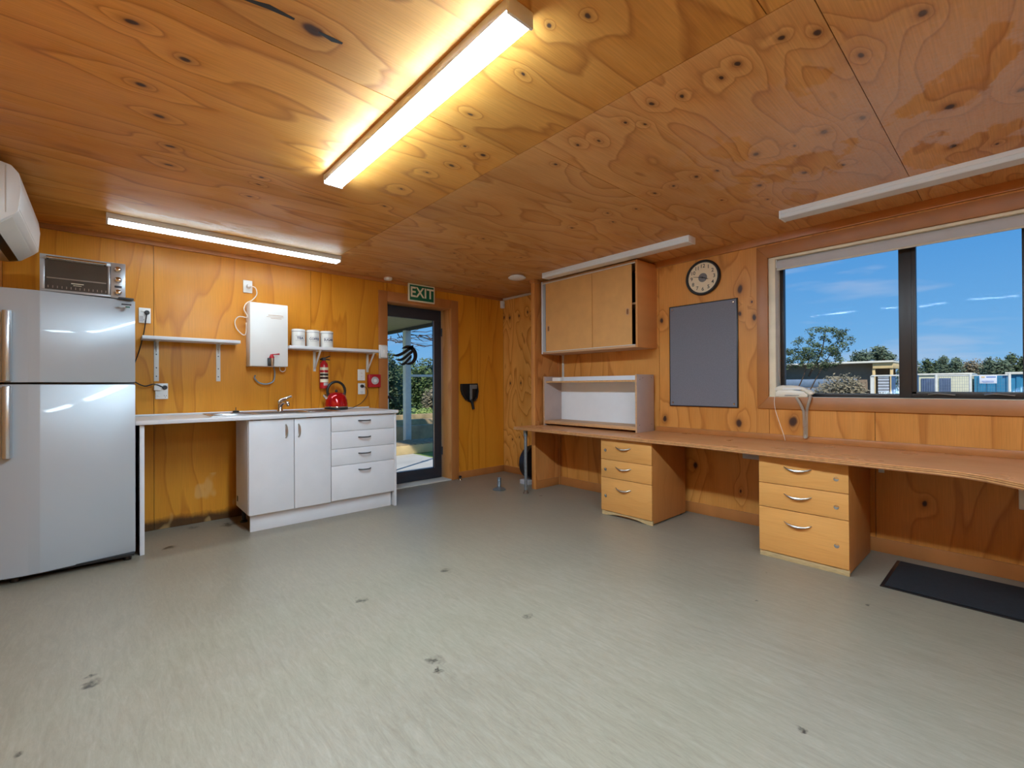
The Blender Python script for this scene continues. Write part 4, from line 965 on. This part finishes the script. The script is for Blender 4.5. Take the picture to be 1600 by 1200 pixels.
# motion sensor and conduit in the corner
t = Thing('motion_sensor', 'small white motion sensor in the far corner', 'sensor', (4.05, 4.70, 2.23))
b = B(); box(b, 4.02, 4.075, 4.685, YK-.001, 2.225, 2.325, .01); t.part('case', b, 'white')
b = B(); box(b, 4.03, 4.065, 4.681, 4.687, 2.245, 2.28, .004); t.part('lens', b, 'foggy')
b = B(); box(b, XF-.022, XF-.0005, NY1+.007, 4.71, 2.333, 2.36, .002); solo('cable_duct', b, 'white_paint', 'white cable duct along the top of the far corner wall', 'duct', (XF, 4.2, 2.33))

# floor things near the door
t = Thing('door_stop', 'small chrome door stop on the floor by the door casing', 'door stop', (3.30, 4.66, 0))
b = B(); lathe(b, [(.024, 0), (.022, .012), (.012, .016), (.012, .026)], (3.30, 4.66, 0), n=16); t.part('base', b, 'chrome')
b = B(); lathe(b, [(.016, .026), (.02, .032), (.02, .045), (.014, .052)], (3.30, 4.66, 0), n=16); t.part('rubber_cap', b, 'black')
t = Thing('pipe_stub', 'grey threaded metal stub with round foot standing on the floor', 'pipe', (3.31, 3.92, 0))
b = B(); lathe(b, [(.074, 0), (.076, .008), (.05, .022), (.022, .03)], (3.31, 3.92, 0), n=28); t.part('foot', b, 'galv')
b = B(); pr = [(.021, .03)]
for j in range(6): pr += [(.02, .035+j*.016), (.023, .043+j*.016)]
lathe(b, pr+[(.02, .14)], (3.31, 3.92, 0), n=16); t.part('stem', b, 'galv')
t = Thing('black_drum', 'round black drum on a pale block, half hidden behind the partition', 'drum', (3.8, 3.95, 0))
b = B(); lathe(b, [(.19, -.05), (.2, -.04), (.2, .04), (.19, .05)], (3.86, 3.93, .245), 'y', 36); t.part('drum', b, 'black')
b = B(); tube(b, [(3.86+.205*math.cos(a), 3.88, .245+.205*math.sin(a)) for a in [2*PI*i/40 for i in range(41)]], .006, 6); t.part('rim', b, 'dark_grey')
b = B(); box(b, 3.70, 4.0, 3.86, 4.0, 0, .05, .004); t.part('block', b, 'blind')

# ------------------------------------------------------------------ wall cupboard
KF = 3.68; CY0, CY1, KZ0, KZ1 = 2.362, 3.605, 1.522, 2.335
t = Thing('wall_cupboard', 'plywood wall cupboard with two sliding tan doors', 'cupboard', (3.85, 2.98, KZ0))
b = B(); box(b, KF, XR-.0005, CY0, CY0+.02, KZ0, KZ1, .001); t.part('side_panel', b, 'pine')
b = B(); box(b, KF, XR-.0005, CY1-.02, CY1, KZ0, KZ1, .001); t.part('side_panel', b, 'white_mel')
b = B(); box(b, KF, XR-.0005, CY0+.02, CY1-.02, KZ0, KZ0+.02, .001); t.part('bottom_panel', b, 'box_ply')
b = B(); box(b, KF, XR-.0005, CY0+.02, CY1-.02, KZ1-.018, KZ1, .001); t.part('top_panel', b, 'box_ply')
b = B(); box(b, XR-.012, XR-.0005, CY0+.02, CY1-.02, KZ0+.02, KZ1-.018); t.part('back_panel', b, 'dark_gap')
b = B(); box(b, KF+.05, XR-.012, CY0+.02, CY1-.02, 1.93, 1.948); t.part('shelf', b, 'box_ply')
b = B(); box(b, KF-.004, KF+.03, CY0+.02, CY1-.02, KZ0+.02, KZ0+.026); box(b, KF-.004, KF+.004, CY0+.02, CY1-.02, KZ1-.03, KZ1-.018); t.part('track', b, 'white_paint')
def sliding(y0, y1, x, hy, hz):
    b = B(); box(b, x, x+.006, y0, y1, KZ0+.027, KZ1-.02); dr = t.part('sliding_door', b, 'hardboard')
    b = B(); prism(b, [(hy+.018*math.cos(a), hz+.035*(1 if math.sin(a) > 0 else -1)*(.5+.5*abs(math.sin(a)))) for a in [2*PI*i/16 for i in range(16)]], 'x', x-.002, x+.0005); t.part('finger_pull', b, 'box_ply', dr)
    b = B(); prism(b, [(hy+.011*math.cos(a), hz+.026*(1 if math.sin(a) > 0 else -1)*(.5+.5*abs(math.sin(a)))) for a in [2*PI*i/16 for i in range(16)]], 'x', x-.0026, x-.0015); t.part('pull_recess', b, 'ply_edge_d', dr)
sliding(2.895, 3.542, KF+.006, 3.50, 1.80)
sliding(2.432, 2.905, KF+.016, 2.478, 1.865)
t = Thing('cable_duct', 'white upright cable duct below the wall cupboard', 'duct', (4.0, 3.575, 1.28))
b = B(); box(b, XR-.02, XR-.0005, 3.567, 3.587, 1.26, KZ0-.002, .002); t.part('duct', b, 'white_paint')

# ------------------------------------------------------------------ desk
DZT, DZB = .72, .69
pts = [(3.325, 3.69), (3.325, 1.7), (3.275, 1.2), (3.24, .75), (3.225, .45), (3.222, .30), (3.205, .20), (3.15, .11), (3.06, .02), (2.95, -.08), (2.86, -.22), (2.82, -.4), (2.82, -1.66), (XR-.001, -1.66), (XR-.001, 3.618), (3.604, 3.618), (3.604, 3.69)]
t = Thing('long_desk', 'long plywood desk bench running along the window wall', 'desk', (3.6, 1.5, DZB))
b = B(); prism(b, pts, 'z', DZT-.004, DZT); t.part('top', b, 'desk')
lay = [(DZB, DZB+.006, 'ply_edge_d', 0), (DZB+.006, DZB+.012, 'ply_edge_l', .001), (DZB+.012, DZB+.017, 'ply_edge_d', 0), (DZB+.017, DZB+.022, 'ply_edge_l', .001), (DZB+.022, DZT-.004, 'ply_edge_d', 0)]
for (za, zb, mt, inset) in lay:
    b = B(); prism(b, [(p[0]+(inset if p[0] < 3.4 else 0), p[1]) for p in pts], 'z', za, zb); t.part('ply_layer', b, mt)
b = B(); box(b, XR-.022, XR-.0005, -1.66, 2.37, DZT, .767, .003); t.part('upstand', b, 'trim')
b = B(); box(b, 3.64, 3.66, NY0-.03, NY0-.001, DZT, .765, .002); t.part('upstand', b, 'trim')
b = B(); lathe(b, [(.017, .008), (.017, DZB-.07), (.022, DZB-.065), (.024, DZB-.04), (.022, DZB-.001)], (3.40, 3.58, 0), n=16); lg = t.part('pipe_leg', b, 'galv')
b = B(); lathe(b, [(.03, 0), (.03, .008), (.022, .018), (.019, .04)], (3.40, 3.58, 0), n=16); t.part('leg_foot', b, 'rust', lg)
b = B(); box(b, XR-.03, XR-.0005, 1.40, 1.56, .548, .59, .003); u = solo('power_strip', b, 'blind', 'grey power rail on the wall left of the right drawer pedestal', 'power rail', (XR, 1.48, .55))
b = B(); box(b, 3.82, 3.825, .60, .63, .58, DZB-.001); box(b, 3.80, 3.85, .60, .63, DZB-.004, DZB-.0005); solo('desk_bracket', b, 'white_paint', 'small pale bracket under the desk beside the right pedestal', 'bracket', (3.82, .61, .6))
t = Thing('cable_box', 'pale grey socket box under the desk at the right frame edge', 'outlet', (XR, -.06, .44))
b = B(); box(b, XR-.05, XR-.0005, -.16, .01, .43, .55, .004); t.part('case', b, 'white')
b = B(); box(b, XR-.053, XR-.05, -.13, -.05, .46, .52, .001); t.part('socket_face', b, 'grey')

def pedestal(label, y0, y1, px, lock_y, arch):
    t = Thing('drawer_pedestal', label, 'drawer unit', (3.6, (y0+y1)/2, 0), 'drawer pedestals under the desk')
    b = B(); box(b, px+.018, 3.93, y0+.0005, y1-.0005, .012, .685, .001); t.part('carcass', b, 'maple_side')
    for (za, zb) in ((.502, .683), (.340, .498), (.042, .336)):
        b = B(); box(b, px, px+.0175, y0, y1, za, zb, .0015); dr = t.part('drawer_front', b, 'maple')
        hz = za+(zb-za)*.66 if za > .3 else zb-.075; hy = (y0+y1)/2+.02
        b = B(); n = 11; P = []
        for i in range(n):
            s = i/(n-1)*2-1; P.append((px-.024*(1-s*s)**.6, hy+s*.078, hz-.016*(1-s*s)))
        tube(b, P, [.003+.006*(1-abs(i/(n-1)*2-1)) for i in range(n)], 8); t.part('handle', b, 'nickel', dr)
        b = B(); lathe(b, [(.014, 0), (.014, -.004), (.008, -.006)], (px, lock_y, za+(zb-za)*.45), 'x', 16); lk = t.part('lock', b, 'chrome', dr)
    if arch:
        b = B(); n = 14; P = [(y0, .04), (y0, 0), (y0+.05, 0)] + [(y0+.05+(y1-y0-.1)*i/n, .022*math.sin(PI*i/n)) for i in range(1, n)] + [(y1-.05, 0), (y1, 0), (y1, .04)]
        prism(b, P, 'x', px+.01, px+.026); t.part('plinth', b, 'plinth')
    else:
        b = B(); box(b, px+.01, px+.028, y0, y1, 0, .04, .001); t.part('plinth', b, 'plinth')
    b = B()
    for y in (y0+.03, y1-.03): lathe(b, [(.02, 0), (.02, .013)], (3.88, y, 0), n=12)
    t.part('glide', b, 'black')
    return t
pedestal('drawer pedestal with arched plinth nearest the partition', 2.035, 2.548, 3.365, 2.497, True)
pedestal('drawer pedestal with locks on the right, nearest the black mat', .695, 1.20, 3.345, .757, False)

# open box unit on the desk
HX = 3.70; HY0, HY1, HZ1 = 2.385, 3.60, 1.268
t = Thing('desk_hutch', 'open white backed box shelf standing on the desk', 'shelf unit', (3.85, 3.0, DZT))
for (a, c2) in ((HY0, HY0+.018), (HY1-.018, HY1)):
    b = B(); box(b, HX, XR-.025, a, c2, DZT+.0005, HZ1, .001); sd = t.part('side_panel', b, 'box_side')
    b = B(); box(b, HX-.003, HX+.0005, a+.001, c2-.001, DZT+.001, HZ1-.001); t.part('edge_strip', b, 'box_ply', sd)
b = B()
for (y, z) in ((3.75, 1.22), (3.8, 1.235), (3.95, 1.24), (3.95, .79), (3.74, .79)): lathe(b, [(.004, 0), (.004, -.001)], (y, HY0, z), 'y', 8)
t.part('screw', b, 'dark_grey')
b = B(); box(b, HX+.03, XR-.03, HY0+.018, HY1-.018, 1.20, 1.216, .001); t.part('top_shelf', b, 'box_white')
b = B(); box(b, HX+.026, HX+.031, HY0+.018, HY1-.018, 1.199, 1.217); t.part('shelf_edge', b, 'ply_edge_l')
b = B(); box(b, XR-.034, XR-.026, HY0+.018, HY1-.018, .76, HZ1-.002); t.part('back_panel', b, 'box_white')
b = B(); box(b, HX+.005, XR-.034, HY0+.018, HY1-.018, .757, .775, .001); t.part('bottom_shelf', b, 'box_ply')
b = B(); box(b, HX, HX+.016, HY0+.018, HY1-.018, .742, .757, .001); t.part('bottom_rail', b, 'ply_edge_l')
b = B(); box(b, 3.76, 3.82, 3.40, 3.52, 1.2165, 1.256, .005); solo('power_adaptor', b, 'white', 'white adaptor lying on top of the desk hutch', 'adaptor', (3.79, 3.46, 1.2165))

# notice board, clock
t = Thing('notice_board', 'grey felt notice board with dark edge between cupboard and window', 'notice board', (XR, 1.91, .97))
b = B(); box(b, XR-.016, XR-.0005, 1.597, 2.223, .968, 1.905, .001); t.part('backing', b, 'black')
b = B(); box(b, XR-.018, XR-.016, 1.606, 2.214, .977, 1.896); t.part('felt', b, 'felt')
for y in (1.63, 2.19):
    for z in (1.0, 1.873):
        b = B(); lathe(b, [(.011, 0), (.009, -.004), (.003, -.005)], (XR-.018, y, z), 'x', 12); t.part('screw', b, 'chrome')
CYc, CZc = 1.893, 2.128
t = Thing('wall_clock', 'round wall clock with black rim and cream face', 'clock', (XR, CYc, CZc-.16))
b = B(); lathe(b, [(.155, -.0005), (.158, -.012), (.158, -.026), (.15, -.036), (.138, -.036), (.134, -.02), (.13, -.018)], (XR, CYc, CZc), 'x', 48); t.part('rim', b, 'black')
b = B(); lathe(b, [(.134, -.0185), (.134, -.0215)], (XR, CYc, CZc), 'x', 48); t.part('face', b, 'clockface')
b = B(); lathe(b, [(.04, -.0215), (.04, -.0225)], (XR, CYc, CZc), 'x', 28); t.part('centre_disc', b, 'grey')
for i in range(1, 13):
    a = PI/2-2*PI*i/12
    t.part('numeral', text_bm(str(i), .046, 'right', (XR-.0222, CYc-.103*math.cos(a), CZc+.103*math.sin(a)), .0004, bold=.0006), 'dark_grey')
def hand(ang, L, w, nm, x):
    b = B(); dy, dz = -math.cos(ang), math.sin(ang); ny, nz = -dz, dy
    P = [(CYc-dy*.02+ny*w, CZc-dz*.02+nz*w), (CYc+dy*L+ny*w*.5, CZc+dz*L+nz*w*.5), (CYc+dy*L-ny*w*.5, CZc+dz*L-nz*w*.5), (CYc-dy*.02-ny*w, CZc-dz*.02-nz*w)]
    prism(b, P, 'x', x-.001, x); t.part(nm, b, 'black')
hand(PI/2-2*PI*(3.78/12), .055, .004, 'hour_hand', XR-.0240); hand(PI/2-2*PI*(47/60), .088, .003, 'minute_hand', XR-.0255); hand(PI/2-2*PI*(18/60), .075, .001, 'second_hand', XR-.027)
b = B(); lathe(b, [(.007, -.0225), (.007, -.029)], (XR, CYc, CZc), 'x', 14); t.part('hub', b, 'black')
b = B(); lathe(b, [(.138, -.031), (.138, -.0325)], (XR, CYc, CZc), 'x', 48); t.part('cover_glass', b, 'glass')

# roller blind
t = Thing('roller_blind', 'rolled up grey roller blind at the top of the window', 'blind', (4.07, .25, 2.08))
b = B(); tube(b, [(4.065, 1.30, 2.14), (4.065, -.76, 2.14)], .030, 20); t.part('roll', b, 'blind')
b = B(); box(b, 4.034, 4.037, -.76, 1.30, 2.09, 2.14); t.part('fabric_drop', b, 'blind')
b = B(); tube(b, [(4.0355, 1.30, 2.088), (4.0355, -.76, 2.088)], .008, 8); t.part('bottom_rail', b, 'blindrail')
for y in (1.305, -.765):
    b = B(); box(b, 4.03, 4.10, y-.003, y+.003, 2.105, 2.169, .002); t.part('end_bracket', b, 'white')
b = B(); P = []
for i in range(25):
    a = 2*PI*i/24; P.append((4.062+.014*math.cos(a)+.004*math.sin(3*a), 1.298, 1.68+.45*math.sin(a)*1.0-.04))
tube(b, P, .0018, 5, cap=False); t.part('chain_loop', b, 'cordgrey')

# telephone on the sill
t = Thing('telephone', 'ivory corded telephone lying on the window sill', 'telephone', (4.03, 1.19, WZ0+.003))
zz = WZ0+.003
b = B(); prism(b, [(1.308, zz), (1.308, zz+.034), (1.285, zz+.052), (1.20, zz+.056), (1.11, zz+.042), (1.085, zz+.018), (1.085, zz)], 'x', 4.0, 4.09, .005); t.part('base', b, 'phone')
b = B()
P = [(4.035, 1.315, zz+.052), (4.035, 1.27, zz+.068), (4.035, 1.20, zz+.073), (4.035, 1.13, zz+.062), (4.035, 1.075, zz+.034), (4.035, 1.062, zz+.018)]
tube(b, curve_pts(P, 5), [.020]+[.0215]*6+[.018]*6+[.016]*6+[.02]*6+[.017], 14); hs = t.part('handset', b, 'phone')
b = B(); box(b, 4.012, 4.018, 1.13, 1.26, zz+.055, zz+.068, .002); t.part('handset_grip', b, 'white', hs)
b = B(); box(b, 3.998, 4.001, 1.14, 1.24, zz+.008, zz+.014); t.part('edge_line', b, 'grey')
# coiled cord: two ends meeting and hanging down
def coil(bm, path, r, turns, wire, n):
    path = curve_pts(path, 12); L = len(path)-1; P = []
    tot = int(turns*n)
    for i in range(tot+1):
        s = i/tot*L; k = min(int(s), L-1); f = s-k
        p = path[k].lerp(path[k+1], f); tg = (path[k+1]-path[k]).normalized()
        u = Vector((1, 0, 0)); u = (u-tg*u.dot(tg)).normalized(); v = tg.cross(u); a = 2*PI*i/n
        P.append(p+r*(math.cos(a)*u+math.sin(a)*v))
    return tube(bm, P, wire, 5)
b = B(); coil(b, [(3.985, 1.155, zz-.004), (3.985, 1.13, zz-.05), (3.985, 1.108, zz-.11), (3.985, 1.104, zz-.2), (3.985, 1.100, zz-.30), (3.985, 1.094, zz-.305), (3.985, 1.089, zz-.295), (3.985, 1.088, zz-.2), (3.985, 1.085, zz-.1), (3.985, 1.068, zz-.03), (3.992, 1.062, zz+.01)], .0085, 95, .0026, 8); t.part('coiled_cord', b, 'cordgrey')
cord('phone_line', 'thin pale phone line hanging from sill to desk', [(3.995, 1.31, zz+.004), (3.99, 1.312, zz-.05), (3.985, 1.30, zz-.12), (3.985, 1.27, zz-.22), (3.985, 1.245, zz-.30), (3.985, 1.235, DZT+.004)], .0022, 'cordwhite', t)

# floor mat
t = Thing('floor_mat', 'black rubber backed floor mat under the right of the desk', 'mat', (3.6, .1, 0))
b = B(); box(b, 3.325, 3.885, -.55, .548, .0005, .006, .002); t.part('backing', b, 'black')
b = B(); box(b, 3.345, 3.865, -.53, .528, .006, .010, .002); t.part('pile', b, 'blackm')
